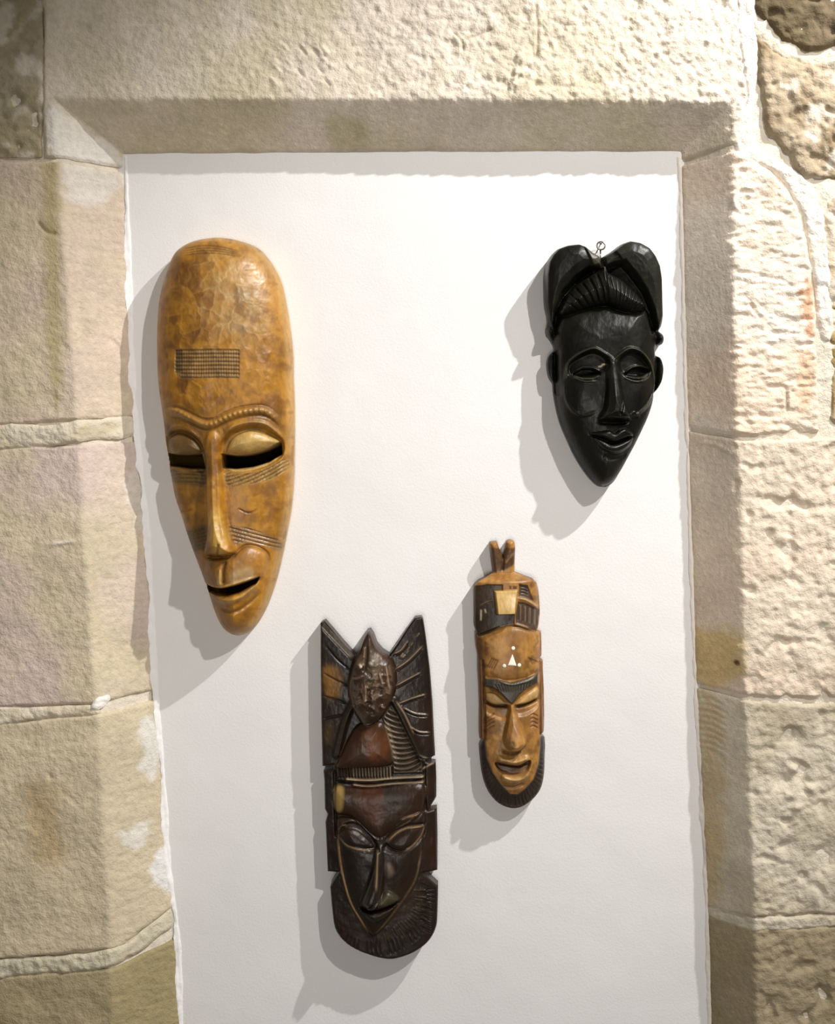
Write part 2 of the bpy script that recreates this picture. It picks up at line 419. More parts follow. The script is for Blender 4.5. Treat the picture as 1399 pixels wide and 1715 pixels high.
def ex_right1(r):
    r.paint([(1352, 470), (1368, 462), (1366, 545), (1356, 560), (1342, 515)], (214, 150, 108), .7, 5, noise=16, nscale=10)
    r.paint([(1348, 590), (1364, 600), (1366, 650), (1350, 690), (1338, 660)], (216, 168, 128), .5, 5, noise=16, nscale=10)
    for k in range(26):                                # the round fossil boss
        a = k / 26 * 2 * math.pi
    r.line([(1250 + 22 * math.cos(a), 335 + 20 * math.sin(a)) for a in np.linspace(0, 5.9, 14)], 3.0, 3.2)
    r.line([(1250 + 9 * math.cos(a), 333 + 8 * math.sin(a)) for a in np.linspace(1, 6.2, 9)], 2.6, 2.6)
    r.line([(1318, 650), (1319, 690)], 2.4, -5, (120, 100, 84), .6)
    r.line([(1256, 505), (1266, 522), (1276, 535)], 2.2, -4)
def ex_right2(r):
    r.paint([(1176, 1068), (1236, 1062), (1240, 1130), (1200, 1165), (1180, 1140)], (200, 168, 78), .6, 14, noise=14, nscale=26)
    for (x, y, a, b) in ((1300, 980, 22, 14), (1385, 1060, 14, 16), (1330, 1130, 16, 14), (1350, 850, 14, 10)): r.blob((x, y), (a, b), -6)
    r.blob((1237, 1112), (2.5, 2.5), -3); r.paint([(1233, 1109), (1240, 1108), (1240, 1116), (1234, 1115)], (90, 60, 30), .9, 1)
    r.line([(1188, 712), (1202, 708), (1226, 712)], 2.5, 2); r.line([(1184, 740), (1206, 744), (1228, 758)], 2.5, 2.4)
def ex_right3(r):
    for (x, y, a, b) in ((1308, 1306, 17, 15), (1378, 1350, 11, 18), (1334, 1238, 15, 14), (1316, 1418, 13, 10), (1385, 1440, 20, 22)): r.blob((x, y), (a, b), -8)
    for (x, y) in ((1330, 1288), (1357, 1320), (1336, 1350), (1322, 1332)): r.blob((x, y), (9, 7), 6)
    r.paint([(1188, 1200), (1215, 1200), (1222, 1400), (1215, 1540), (1196, 1540)], (188, 160, 100), .5, 10, noise=10)
    for k in range(9): r.line([(1182, 1180 + k * 11), (1204, 1176 + k * 11), (1226, 1186 + k * 11)], 2.4, 1.8)
il = lambda y: float(ev(IL, y, 1)); ir = lambda y: float(ev(IR, y, 1))
# lintel
stone([(78, -170), (1236, -170), (1240, 60), (1254, 165), (1238, 240), (ir(250) - 0, 247), (ir(240) - 1, 237), (700, 234), (il(240) + 1, 239), (il(262), 262), (74, 262), (72, 160)], 21, (224, 212, 196), 'hammered', 2.5, extra=ex_lintel)
# left jamb stones and their neighbours
stone([(70, -170), (72, 160), (68, 262), (-60, 262), (-60, -170)], 22, (176, 164, 140), 'rubble', 4)
stone([(-60, 270), (il(270), 270), (il(695) + 2, 695), (100, 706), (-60, 716)], 23, OLIVE, 'worn', 2.6, col2=(208, 190, 172), extra=ex_left1)
stone([(-60, 748), (90, 748), (il(730), 738), (il(1165) + 2, 1168), (150, 1180), (-60, 1186)], 24, (206, 192, 164), 'worn', 2.6, col2=(206, 188, 176), extra=ex_left2)
stone([(-60, 1216), (158, 1198), (il(1190), 1186), (il(1545) + 2, 1545), (200, 1590), (-60, 1612)], 25, OLIVE, 'worn', 2.6, col2=(204, 190, 162), extra=ex_left3)
stone([(-60, 1640), (200, 1622), (il(1600), 1600), (il(2050), 2050), (-60, 2050)], 26, (172, 158, 126), 'worn', 3)  # colour darkened to carry the light falloff at the lower left corner
# right jamb stones
stone([(ir(260) - 1, 258), (1240, 252), (1292, 286), (1336, 345), (1360, 450), (1368, 560), (1374, 722), (1240, 730), (ir(712) - 2, 712)], 31, (232, 220, 204), 'chiselled', 2.5, extra=ex_right1, col2=(228, 208, 186))
stone([(ir(720) - 2, 718), (1240, 738), (1400, 733), (1640, 738), (1640, 1172), (1300, 1168), (ir(1160) - 2, 1160)], 32, (222, 208, 188), 'pitted', 2.5, extra=ex_right2, col2=(214, 196, 176))
stone([(ir(1172) - 2, 1166), (1300, 1178), (1640, 1184), (1640, 1528), (1300, 1534), (ir(1540) - 2, 1548)], 33, (206, 196, 176), 'pitted', 2.5, extra=ex_right3, col2=(186, 174, 150))
stone([(ir(1560) - 2, 1560), (1290, 1556), (1640, 1548), (1640, 2050), (ir(2050), 2050)], 34, (160, 146, 120), 'pitted', 2.6)  # light falloff at the lower right corner put into the stone colour
# rubble at the upper right
stone([(1264, -170), (1640, -170), (1640, 74), (1400, 76), (1350, 86), (1312, 68), (1290, 40), (1262, 14)], 41, (112, 98, 78), 'rubble', 3, edge=12, dent=4, amp=7, lift=3)  # darker stone, with the corner's light falloff also in its colour
stone([(1266, 56), (1296, 84), (1346, 108), (1400, 96), (1640, 96), (1640, 316), (1388, 302), (1350, 300), (1322, 262), (1290, 226), (1272, 160)], 42, (186, 170, 146), 'rubble', 3, edge=12, dent=4, amp=7, lift=3, col2=(120, 100, 66))
stone([(1362, 330), (1400, 326), (1640, 336), (1640, 716), (1392, 716), (1390, 560), (1382, 450), (1378, 380)], 43, (204, 188, 166), 'rubble', 3, edge=12, dent=4, amp=5, lift=-3, col2=(160, 136, 84))
# stones beyond the frame, so that the wall goes on to the sides
oc = 50
for x0, x1 in ((-470, -68), (-860, -478), (1650, 2030), (2038, 2400)):
    ys = [-520, -178, 262, 720, 1196, 1620, 2050]
    for a, b in zip(ys[:-1], ys[1:]):
        oc += 1; j = (oc * 37 % 60) - 30 if a > -500 else 0
        stone([(x0, a + 8 + j * .3), (x1, a + 8), (x1, b - 6), (x0, b - 6)], oc, (196, 182, 152), 'worn', 9, amp=4)
for k, (x0, x1) in enumerate(((-60, 420), (430, 980), (990, 1640))):
    stone([(x0, -520), (x1, -520), (x1, -180), (x0, -180)], 90 + k, (200, 186, 160), 'pitted', 9, amp=4)

# mortar bed behind and between the stones
mb = Relief([(-880, -530), (2420, -530), (2420, 2060), (-880, 2060)], 7.0, DEPTH)
P = profile(mb.X, mb.Y); pl = P > DP * 0.02
mb.H = np.minimum(P, DP) - 7 + 3.0 * fbm(mb.X, mb.Y, 40, 3, 71) + 1.5 * fbm(mb.X, mb.Y, 14, 2, 72)
mb.H = np.where(P <= 0, -30, mb.H)
mb.C[:] = lin((226, 216, 198))
mb.build([], M_MORTAR, wall, base=-60, body='mortar_bed', cap=False)

# wide smeared mortar joints standing nearly flush with the stones
def smear(pts, seed, col=(222, 211, 190), lift=1.0, amp=5):
    r = Relief(rough_poly(pts, amp, seed, sm=True, n=8), 2.4, DEPTH)
    P_ = profile(r.X, r.Y)
    e = np.clip(r.sd / 6, 0, 1)
    r.H = P_ + lift - 0.5 - 4 * (1 - e) ** 2 + 2.6 * fbm(r.X, r.Y, 22, 3, seed) + 1.8 * fbm(r.X, r.Y, 8, 2, seed + 1)
    q = sst(-.1, .5, fbm(r.X, r.Y, 45, 3, seed + 7))[:, None] * (.85 if r.X.mean() < 400 else .35); r.C[:] = lin(col) * (1 - q) + lin((204, 190, 160)) * q
    return r.build([], M_MORTAR, wall, body='mortar_joint', cap=False, foot=lambda b: np.minimum(P_[b], DP) - 14)[0]
smear([(-60, 712), (70, 710), (140, 703), (il(694) - 2, 694), (il(735) - 2, 728), (150, 736), (70, 748), (-60, 752)], 61)
smear([(-60, 1186), (60, 1184), (150, 1182), (168, 1196), (150, 1200), (60, 1206), (-60, 1222)], 62, amp=3)
smear([(150, 1190), (160, 1172), (176, 1166), (180, 1174), (168, 1188)], 63, (240, 236, 228), 4, 2)
smear([(-60, 1614), (40, 1604), (130, 1600), (200, 1588), (250, 1560), (il(1545) - 3, 1548), (il(1580) - 4, 1578), (250, 1592), (200, 1618), (120, 1630), (20, 1638), (-60, 1646)], 64, (206, 198, 174))
smear([(1232, -60), (1262, -60), (1268, 40), (1272, 120), (1262, 190), (1264, 235), (1300, 262), (1340, 290), (1368, 325), (1384, 380), (1394, 470), (1396, 560), (1376, 560), (1362, 440), (1340, 345), (1296, 285), (1240, 262), (1232, 215), (1250, 165), (1240, 80)], 65, (238, 232, 222), -1, 4)
smear([(1262, 30), (1300, 62), (1346, 92), (1400, 82), (1400, 98), (1346, 112), (1296, 86), (1264, 60)], 66, (206, 196, 180), -3, 4)
smear([(ir(1545) - 3, 1536), (1290, 1538), (1400, 1532), (1400, 1552), (1290, 1562), (ir(1560) - 3, 1566)], 67, (206, 196, 176), -1, 3)

# plaster infill of the opening
niche = empty('wall_niche', tuple(world(700, 900, 0)))
tag(niche, 'smooth white plaster panel filling the stone niche behind the masks', 'wall', kind='structure')
pts = [(x, y) for x, y in IL if y > 250]; rts = [(x, y) for x, y in IR if y > 250]
un = lambda p: (CX + (p[0] - CX) / KF, CY + (p[1] - CY) / KF)
inner = [un(p) for p in pts] ; innerr = [un(p) for p in rts]
pp = [(185, 240), (1160, 236)] + [(x + 12, y) for x, y in innerr] + [(x - 12, y) for x, y in inner][::-1]
pr = Relief(pp, 8.0, 0.0)
pr.H = 0.8 * fbm(pr.X, pr.Y, 300, 2, 5) - 1.0
pr.C[:] = lin((235, 233, 232))
pr.build([], M_PLASTER, niche, base=-20, body='plaster_panel', cap=False)
def fillet(pts, w0, seed, col, lift):
    """ragged bead of plaster where the panel meets the stone"""
    c = curve(pts, 30); a = c.copy(); b = c.copy()
    wv = w0 * (1 + 0.9 * fbm(c[:, 1] * 0, c[:, 1], 45, 3, seed)); a[:, 0] -= wv * 0.7 + 2.5 * fbm(c[:, 1] * 0 + 3, c[:, 1], 13, 3, seed + 3); b[:, 0] += wv * 0.35 + 1.2 * fbm(c[:, 1] * 0 + 7, c[:, 1], 16, 2, seed + 5)
    r = Relief(np.concatenate([a, b[::-1]]), 1.8, 0.0)
    r.H = lift * np.sqrt(np.clip(r.sd / (w0 * 0.6), 0, 1)) + np.maximum(0, profile(*toface((r.X, r.Y)))) + 0.8 * fbm(r.X, r.Y, 12, 3, seed + 1)
    r.C[:] = lin(col)
    r.build([], M_PLASTER, niche, base=-8, body='plaster_bead', cap=False)
fillet([(211, 262), (216, 420), (224, 640), (236, 780), (248, 900), (262, 1150), (274, 1300), (283, 1440), (299, 1570), (304, 1715), (312, 1900)], 7, 81, (244, 242, 240), 2.0)
fillet([(1139, 262), (1144, 430), (1151, 700), (1159, 950), (1164, 1100), (1173, 1290), (1184, 1500), (1190, 1715), (1196, 1900)], 5, 83, (234, 226, 216), 1.6)

# ================================================================== MASK 1: long ochre mask
def place(px, py): return tuple(world(px, py, 0.0, 0.03))
GROUP = 'carved wooden masks hung in the niche'
def ochre_mask():
    root = empty('carved_mask', place(380, 1066))
    tag(root, 'tall ochre wooden mask with long domed forehead and closed slit eyes, left of the niche', 'mask', GROUP)
    out = curve([(370, 396), (403, 402), (430, 413), (447, 430), (460, 450), (470, 473), (478, 510), (486, 565), (489, 600), (489, 630), (491, 680), (491, 740), (490, 800), (486, 850), (478, 895), (471, 930), (460, 975), (446, 1015), (430, 1045), (414, 1061), (398, 1066), (383, 1062), (370, 1050), (358, 1025), (345, 985), (330, 945), (315, 905), (304, 870), (292, 835), (286, 805), (281, 780), (276, 745), (272, 705), (264, 650), (261, 600), (261.5, 540), (265, 500), (273, 465), (283, 437), (295, 418), (315, 405), (340, 398)], 6, True)
    r = Relief(out, 1.15, 0.022); X, Y = r.X, r.Y
    t = np.clip(r.sd / 105, 0, 1)
    h = 14 + 66 * np.sqrt(1 - (1 - t) ** 2.3)
    h = h + 8 * sst(900, 1040, Y) * sst(0, 40, r.sd) - 10 * sst(700, 790, Y) * sst(960, 860, Y) * sst(6, 40, r.sd)
    # adze facets over the forehead
    f1, f2, idx, rv = worley(X + 11 * fbm(X, Y, 24, 3, 5), Y + 9 * fbm(X, Y, 22, 3, 6), (255, 390, 495, 1070), 260, 9, 1.35)
    fore = sst(12, 30, r.sd) * (sst(700, 660, Y) * 1.0 + 0.25)
    h = h + fore * 1.0 * np.minimum((f1 / 17) ** 2, 1.2 - np.exp(-(f2 - f1) / 3.0) * 0.35)
    h = h + 0.8 * fbm(X, Y, 40, 2, 7) + 0.35 * fbm(X, Y, 7, 2, 8)
    r.H = h
    base = lin((172, 118, 28)); dark = lin((96, 54, 10)); pale = lin((190, 152, 86))
    n = fbm(X, Y, 46, 4, 31); g = sst(0.0, 0.45, n)[:, None] * 0.6
    r.C = base * (1 - g) + dark * g
    g = (sst(14, 2, r.sd) * 0.6)[:, None]; r.C = r.C * (1 - g) + pale * g
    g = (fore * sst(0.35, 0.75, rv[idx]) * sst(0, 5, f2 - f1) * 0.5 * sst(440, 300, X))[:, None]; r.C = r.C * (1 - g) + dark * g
    # highlight on the upper forehead painted into the colour, facet edges paled with it
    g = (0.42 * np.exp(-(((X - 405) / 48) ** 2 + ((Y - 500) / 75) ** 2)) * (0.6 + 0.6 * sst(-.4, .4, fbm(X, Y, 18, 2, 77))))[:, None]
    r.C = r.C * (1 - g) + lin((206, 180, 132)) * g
    g = (np.exp(-(f2 - f1) / 1.6) * fore * 0.30 * np.exp(-(((X - 390) / 60) ** 2 + ((Y - 500) / 90) ** 2)))[:, None]  # pale facet edges, only inside the painted highlight
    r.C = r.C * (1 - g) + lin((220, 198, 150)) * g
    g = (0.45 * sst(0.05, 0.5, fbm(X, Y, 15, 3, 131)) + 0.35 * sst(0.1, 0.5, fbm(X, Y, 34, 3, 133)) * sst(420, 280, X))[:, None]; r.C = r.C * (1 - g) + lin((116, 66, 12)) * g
    # incised bands
    DK = (74, 58, 34)
    for k in range(4):
        y = 419 + 4.2 * k
        r.line([(312 + k, y + 2), (345, y - 2.5 + k * .6), (376, y), (405, y + 7 - k)], 1.3, -1.5, DK, 0.6)
    r.paint([(303, 589), (408, 592), (408, 637), (312, 637), (302, 628)], (150, 118, 72), 0.7, 2.5, smooth=False, noise=3)
    for k in range(8):
        y = 590.5 + 6.4 * k; r.line([(303 if k < 6 else 312, y), (340, y + 1), (375, y + 0.6), (408, y + 1.2)], 1.2, -1.6, (62, 46, 28), 0.6, taper=False)
    rng = random.Random(4)
    for k in range(26):
        x = 305 + 4.1 * k; r.line([(x, 591 + rng.random() * 3), (x + 0.6, 632 + rng.random() * 4)], 0.9, -.7, (80, 62, 42), .22, taper=False)
    for k in range(4): r.line([(303.5 + k * 3.2, 591), (303.5 + k * 3.2, 627)], 1.2, -1.6, (60, 46, 30), .7, taper=False)
    # brows: notched rope ridge and the socket rim under it
    brow = [(276, 694), (290, 690), (309, 693), (332, 704), (350, 712), (366, 712), (387, 702), (408, 694), (438, 689), (456, 693), (472, 708)]
    r.line(brow, 6.2, 5.0, (190, 150, 84), .4); r.line(brow[:4], 4.5, 1.2, wave=(8, .9)); r.line(brow[4:], 5, 1.8, wave=(8.5, .9))
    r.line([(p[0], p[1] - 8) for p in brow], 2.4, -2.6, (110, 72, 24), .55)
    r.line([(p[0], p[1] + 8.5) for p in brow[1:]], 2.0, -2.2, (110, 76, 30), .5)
    r.line([(283, 728), (300, 716), (324, 720), (342, 734)], 3.0, 3.0); r.line([(384, 728), (400, 716), (425, 709), (452, 712), (476, 732)], 3.0, 3.6, (196, 158, 92), .4)
    sockR = [(379, 760), (381, 742), (395, 726), (423, 716), (450, 719), (474, 737), (475, 762), (452, 780), (420, 788), (380, 789)]
    sockL = [(279, 740), (288, 728), (307, 722), (330, 729), (346, 748), (350, 788), (318, 788), (285, 784)]
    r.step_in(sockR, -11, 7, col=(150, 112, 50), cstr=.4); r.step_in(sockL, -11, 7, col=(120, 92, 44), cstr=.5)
    lidR = [(386, 757), (397, 735), (423, 723), (450, 728), (471, 741), (450, 752), (420, 760), (398, 760)]
    lidL = [(283, 742), (290, 731), (307, 726), (328, 733), (341, 747), (343, 758), (313, 760), (290, 758)]
    r.dome(lidR, 15, 20); r.dome(lidL, 14, 19)
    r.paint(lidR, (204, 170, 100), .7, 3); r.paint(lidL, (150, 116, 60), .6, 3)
    slitR = [(379, 762), (400, 764), (425, 762), (450, 755), (472, 742), (473, 760), (452, 774), (425, 782), (398, 785), (380, 783)]
    slitL = [(281, 760), (300, 762), (343, 762), (348, 784), (318, 784), (283, 779)]
    for sl in (slitR, slitL): r.step_in(sl, -40, 3.5, smooth=False, col=(12, 9, 5), cstr=1)  # shade inside the slits painted near black
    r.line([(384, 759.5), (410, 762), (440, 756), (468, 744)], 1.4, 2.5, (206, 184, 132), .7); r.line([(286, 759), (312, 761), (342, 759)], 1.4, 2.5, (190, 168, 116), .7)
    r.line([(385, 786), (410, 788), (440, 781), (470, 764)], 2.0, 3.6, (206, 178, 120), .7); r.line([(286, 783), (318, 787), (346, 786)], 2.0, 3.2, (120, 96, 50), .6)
    # hatched cheek bands
    bands = [[(385, 791), (412, 793), (440, 787), (480, 768), (484, 786), (450, 806), (420, 812), (389, 815)],
             [(283, 787), (318, 789), (350, 790), (351, 813), (318, 812), (287, 806)],
             [(390, 878), (412, 880), (429, 884), (450, 893), (471, 905), (469, 922), (441, 911), (418, 907), (399, 908)],
             [(308, 894), (328, 885), (351, 880), (351, 918), (336, 920), (321, 927)]]
    for q, b in enumerate(bands):
        r.paint(b, [(164, 128, 66), (96, 80, 44), (142, 106, 62), (84, 68, 36)][q], 0.75, 3, noise=2)  # left bands darker, with shade put into their colour
        i, d = r.sdp(b, 2, True); m = sst(0, 2, d)
        xx, yy = X[i], Y[i]; sl = [-0.25, 0.03, 0.30, -0.22][q]
        v = yy - sl * (xx - b[0][0]) + (0.0022 * (xx - 385) ** 2 if q == 0 else 0)
        gr = np.maximum(0.5 + 0.5 * np.cos(v * 2 * math.pi / 6.2), 0.75 * (0.5 + 0.5 * np.cos((xx + .3 * yy) * 2 * math.pi / 4.6)) ** 3)
        gr = gr ** 3 * m * (0.6 + 0.6 * vnoise(xx / 5, yy / 5, 3)); r.H[i] -= 2.0 * gr
        g = (gr * .6)[:, None]; r.C[i] = r.C[i] * (1 - g) + lin((60, 44, 26)) * g
    # nose: long narrow ridge widening to a squared tip
    nose = [(352, 740), (360, 722), (370, 722), (378, 740), (379, 770), (382, 820), (385, 860), (394, 893), (402, 917), (396, 926), (382, 928), (366, 927), (352, 926), (350, 917), (354, 893), (354, 860), (352, 820), (352, 780)]
    i, d = r.sdp(nose, 6, True)
    amp = 13 + 24 * sst(740, 915, Y[i]); prof = sst(-2.5, 6, d) * 0.62 + 0.38 * np.clip(d / 17, 0, 1)
    r.H[i] += amp * prof * sst(712, 745, Y[i])
    r.line([(376, 790), (380, 850), (389, 905)], 4, 2.0)
    r.paint([(362, 860), (376, 850), (386, 880), (392, 915), (368, 918)], (216, 176, 84), .5, 7)
    r.line([(380, 905), (377, 922), (376, 934)], 2.4, -4, (96, 60, 20), .5)
    r.line([(350, 930), (372, 932), (396, 929), (404, 922)], 3.0, -6, (70, 46, 18), .7)
    # muzzle
    muz = [(345, 972), (352, 940), (375, 932), (400, 926), (420, 912), (440, 918), (452, 930), (450, 955), (440, 968), (410, 976), (376, 982)]
    r.dome(muz, 9, 26); r.paint(muz, (150, 104, 48), .55, 5, noise=4)
    r.line([(402, 924), (418, 911), (438, 914), (452, 926), (453, 946)], 2.2, -3.0, (110, 76, 34), .5)
    r.line([(386, 934), (383, 952), (382, 974)], 3.4, -7, (80, 46, 16), .7)
    r.dome([(372, 974), (373, 962), (378, 950), (382, 962), (380, 976)], 5, 5)
    r.paint([(372, 974), (373, 962), (378, 950), (382, 962), (380, 976)], (196, 164, 100), .7, 2)
    r.paint([(395, 958), (420, 945), (432, 952), (430, 964), (400, 974)], (206, 180, 132), .45, 6)
    mouth = [(344, 978), (360, 982), (380, 982), (408, 975), (439, 964), (432, 975), (406, 989), (387, 994), (352, 990)]
    r.step_in(mouth, -26, 3.5, smooth=False, col=(12, 9, 5), cstr=1)  # shade of the open mouth painted near black
    r.line([(344, 975), (376, 979), (408, 971), (436, 962)], 2.2, 4.0, (200, 164, 96), .6)
    r.line([(356, 996), (385, 1001), (412, 994), (436, 976)], 5.0, 7.5, (190, 150, 80), .45)
    r.line([(372, 1014), (398, 1020), (420, 1008), (440, 988)], 3.6, -4.5, (104, 66, 24), .5)
    r.paint([(352, 995), (390, 1003), (392, 1040), (372, 1040)], (112, 76, 36), .45, 12, noise=8)
    for q in ([(298, 848), (312, 856), (328, 852)], [(405, 850), (422, 858), (436, 852)]): r.line(q, 1.4, -1.6, (104, 66, 22), .6)
    r.paint([(272, 700), (352, 700), (352, 830), (290, 830)], (90, 66, 26), .35, 14, noise=8); r.paint([(300, 870), (352, 870), (372, 1000), (350, 1000), (316, 930)], (86, 62, 26), .5, 10, noise=8)  # left eye and cheek darkened: stain and shade painted together
    r.H = np.maximum(r.H, 4)
    parts = [('brow_ridge', np.array([(x, y - 6) for x, y in brow] + [(x, y + 6) for x, y in brow[::-1]], float), None, None),
             ('forehead_band', np.array([(302, 588), (409, 590), (409, 638), (302, 638)], float), None, 'grey incised rectangle of fine hatching'),
             ('eye_slit', np.array(slitL, float), M_HOLLOW, None), ('eye_slit', np.array(slitR, float), M_HOLLOW, None),
             ('eyelid', lidL, None, None), ('eyelid', lidR, None, 'pale smooth eyelid'),
             ('nose', nose, None, None), ('upper_lip', muz, None, None), ('mouth', np.array(mouth, float), M_HOLLOW, None)] + \
            [('cheek_band', b, None, None) for b in bands]
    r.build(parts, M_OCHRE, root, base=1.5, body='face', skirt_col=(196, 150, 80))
ochre_mask()

# ================================================================== MASK 2: black mask with two hair lobes
def black_mask():
    root = empty('carved_mask', place(1012, 816))
    tag(root, 'black wooden mask with heart-shaped double-lobed hair and a ring on top, at the upper right', 'mask', GROUP)
    out = curve([(1006, 431), (1025, 420), (1040, 409), (1053, 404.5), (1071, 408), (1086, 417), (1097, 430), (1105, 447), (1109, 469), (1111, 501), (1112, 529), (1110, 544), (1105, 553), (1111, 560), (1113, 568), (1110, 576), (1101, 579), (1100, 592), (1108, 600), (1112, 612), (1112, 624), (1109, 639), (1102, 652), (1096, 661), (1094, 675), (1086, 697), (1077, 718), (1066, 741), (1053, 764), (1042, 786), (1031, 805), (1021, 814), (1012, 816), (1001, 812), (984, 794), (965, 764), (952, 736), (941, 710), (934, 684), (929, 656), (928, 642), (922, 632), (919, 621), (918, 606), (921, 595), (929, 587), (929, 578), (923, 567), (917, 559), (916, 549), (918, 543), (918, 529), (914, 510), (913, 484), (913, 462), (916, 441), (923, 428), (933, 418), (949, 412.5), (969, 410), (978, 414), (991, 424), (1001, 430)], 5, True)
    r = Relief(out, 1.1, 0.024); X, Y = r.X, r.Y
    face = [(929, 560), (938, 528), (955, 515), (985, 508), (1012, 505), (1045, 508), (1075, 512), (1090, 530), (1098, 560), (1100, 600), (1098, 650), (1090, 690), (1070, 735), (1045, 782), (1028, 806), (1012, 814), (998, 808), (975, 778), (953, 736), (938, 695), (931, 650), (930, 600)]
    k = sst(-.4, .5, fbm(X, Y, 50, 3, 44))[:, None]
    r.C = lin((12, 12, 8)) * k + lin((20, 20, 14)) * (1 - k)
    h = 20 + 0 * X
    h = h + 10 * np.sqrt(1 - (1 - np.clip(r.sd / 16, 0, 1)) ** 2)
    r.H = h
    i, d = r.sdp(face, 6, True); t = np.clip(d / 75, 0, 1)
    r.H[i] = np.where(d > -3, r.H[i] * (1 - sst(-3, 3, d)) + sst(-3, 3, d) * (24 + 44 * np.sqrt(1 - (1 - t) ** 2.2)), r.H[i])
    # hair cap behind the forehead
    cap = [(934, 526), (944, 500), (960, 482), (980, 466), (1002, 454), (1010, 448), (1020, 456), (1044, 470), (1064, 488), (1082, 515), (1070, 524), (1050, 528), (1030, 522), (1012, 514), (985, 519), (955, 530)]
    i, d = r.sdp(cap, 5, True); r.H[i] = np.where(d > 0, np.maximum(r.H[i], 34 + 34 * np.sqrt(np.clip(1 - (1 - np.clip(d / 42, 0, 1)) ** 2, 0, 1)) + 8 * sst(470, 520, Y[i])), r.H[i])
    ang = np.arctan2(X[i] - 1026, 575 - Y[i])
    lf = np.where(X[i] < 1012, 1.0, 0.45); per = np.where(X[i] < 1012, 0.125, 0.085)
    g = np.maximum(0, np.cos(ang * 2 * math.pi / per)) ** 1.5 * sst(2, 8, d) * lf
    r.H[i] -= 4.0 * g
    r.line([(1008, 436), (1013, 470), (1020, 512)], 4.0, 5.0); r.line([(1016, 462), (1021, 490), (1023, 512)], 1.6, -3)
    r.line([(940, 532), (965, 525), (990, 519), (1015, 515), (1035, 523), (1060, 528), (1082, 520)], 3.2, -5.5)
    # the two lobes
    lobeR = [(1006, 431), (1025, 420), (1040, 409), (1053, 404), (1071, 407), (1087, 416), (1098, 430), (1106, 447), (1110, 469), (1113, 529), (1106, 552), (1099, 548), (1092, 520), (1078, 488), (1060, 462), (1042, 443), (1026, 446), (1012, 452)]
    lobeL = [(1004, 431), (991, 424), (978, 413), (969, 409), (949, 411), (933, 417), (922, 428), (915, 441), (912, 462), (912, 510), (917, 540), (926, 552), (932, 528), (942, 502), (958, 480), (978, 462), (996, 452), (1006, 450)]
    for lb, k in ((lobeR, 1), (lobeL, -1)):
        i, d = r.sdp(lb, 5, False)
        tilt = 8 + 18 * sst(560, 420, Y[i])
        r.H[i] += sst(-1.5, 5, d) * tilt + 7 * np.clip(d / 22, 0, 1)
    i = np.where(inpoly(X, Y, [(1042, 443), (1013, 452), (1006, 431), (1025, 420)]))[0]; r.H[i] -= 5
    r.step_in([(1044, 440), (1060, 462), (1080, 488), (1094, 522), (1100, 548), (1090, 560), (1082, 522), (1064, 494), (1040, 470), (1014, 458)], -12, 6, smooth=False)
    r.step_in([(975, 414), (990, 448), (1002, 455), (1010, 450), (1006, 432), (990, 424)], 5, 3, smooth=False)
    r.step_in([(930, 560), (936, 528), (948, 498), (966, 476), (992, 458), (985, 450), (962, 466), (940, 492), (928, 524)], -9, 5, smooth=False)
    # ear ornaments and ears
    for c in ((920, 557), (1106, 567)): r.blob(c, (8, 10), 16)
    for e, k in (([(929, 586), (920, 596), (917, 612), (921, 630), (930, 642)], 1), ([(1100, 594), (1109, 601), (1113, 615), (1110, 636), (1098, 656)], -1)):
        r.line(e, 4.5, 6)
    r.line([(932, 590), (931, 620), (935, 660)], 3.4, -9, taper=False); r.line([(1100, 585), (1101, 620), (1096, 660)], 3.4, -8, taper=False)
    # brow arches and the raised cheeks they enclose
    archL = [(944, 640), (948, 615), (958, 602), (973, 592), (991, 587), (1007, 595), (1023, 605)]
    archR = [(1023, 605), (1038, 593), (1051, 587), (1067, 591), (1081, 604), (1090, 620), (1095, 640), (1092, 660), (1081, 680), (1068, 692), (1056, 699)]
    for a in (archL, archR): r.line(a, 2.0, 4.8, (74, 74, 56), .5, cw=.8)
    r.step_in([(950, 612), (973, 597), (991, 592), (1008, 600), (1014, 612), (1008, 622), (985, 630), (955, 632)], -9, 8)
    r.step_in([(1033, 606), (1050, 593), (1066, 596), (1080, 608), (1086, 618), (1078, 630), (1050, 632), (1036, 624)], -9, 8)
    r.line([(944, 640), (946, 668), (958, 690), (975, 697), (992, 692)], 2.4, 2.4)
    for c, a in (((966, 660), 5), ((1070, 660), 5)): r.blob(c, (24, 26), a)
    for up, lo, lo2 in (([(960, 627), (972, 620), (988, 620), (1001, 626)], [(958, 629), (972, 636), (990, 636), (1000, 630)], [(956, 632), (974, 641), (992, 640)]),
                        ([(1042, 628), (1056, 619), (1070, 617), (1086, 621)], [(1041, 630), (1056, 635), (1072, 634), (1084, 624)], [(1038, 634), (1056, 641), (1074, 639), (1086, 630)])):
        r.step_in(up + lo[::-1], -10, 3, smooth=False, col=(8, 8, 6))
        r.line([(x, y - 2) for x, y in up], 1.6, 2.6, (58, 58, 44), .35); r.line(lo, 1.5, 3.4, (84, 84, 66), .55); r.line(lo2, 1.5, 2.6, (70, 70, 54), .45)
        r.line([(x, y + 3) for x, y in lo], 1.2, -2.2)
    nose = [(1011, 610), (1020, 604), (1029, 611), (1034, 640), (1038, 665), (1046, 686), (1052, 701), (1046, 706), (1002, 706), (1000, 698), (1007, 682), (1010, 650)]
    i, d = r.sdp(nose, 6, True); r.H[i] += (9 + 17 * sst(610, 700, Y[i])) * (sst(-2, 7, d) * .6 + .4 * np.clip(d / 15, 0, 1))
    r.line([(1036, 668), (1034, 684), (1030, 698)], 2.2, -5); r.line([(1012, 690), (1006, 700)], 2, -2)
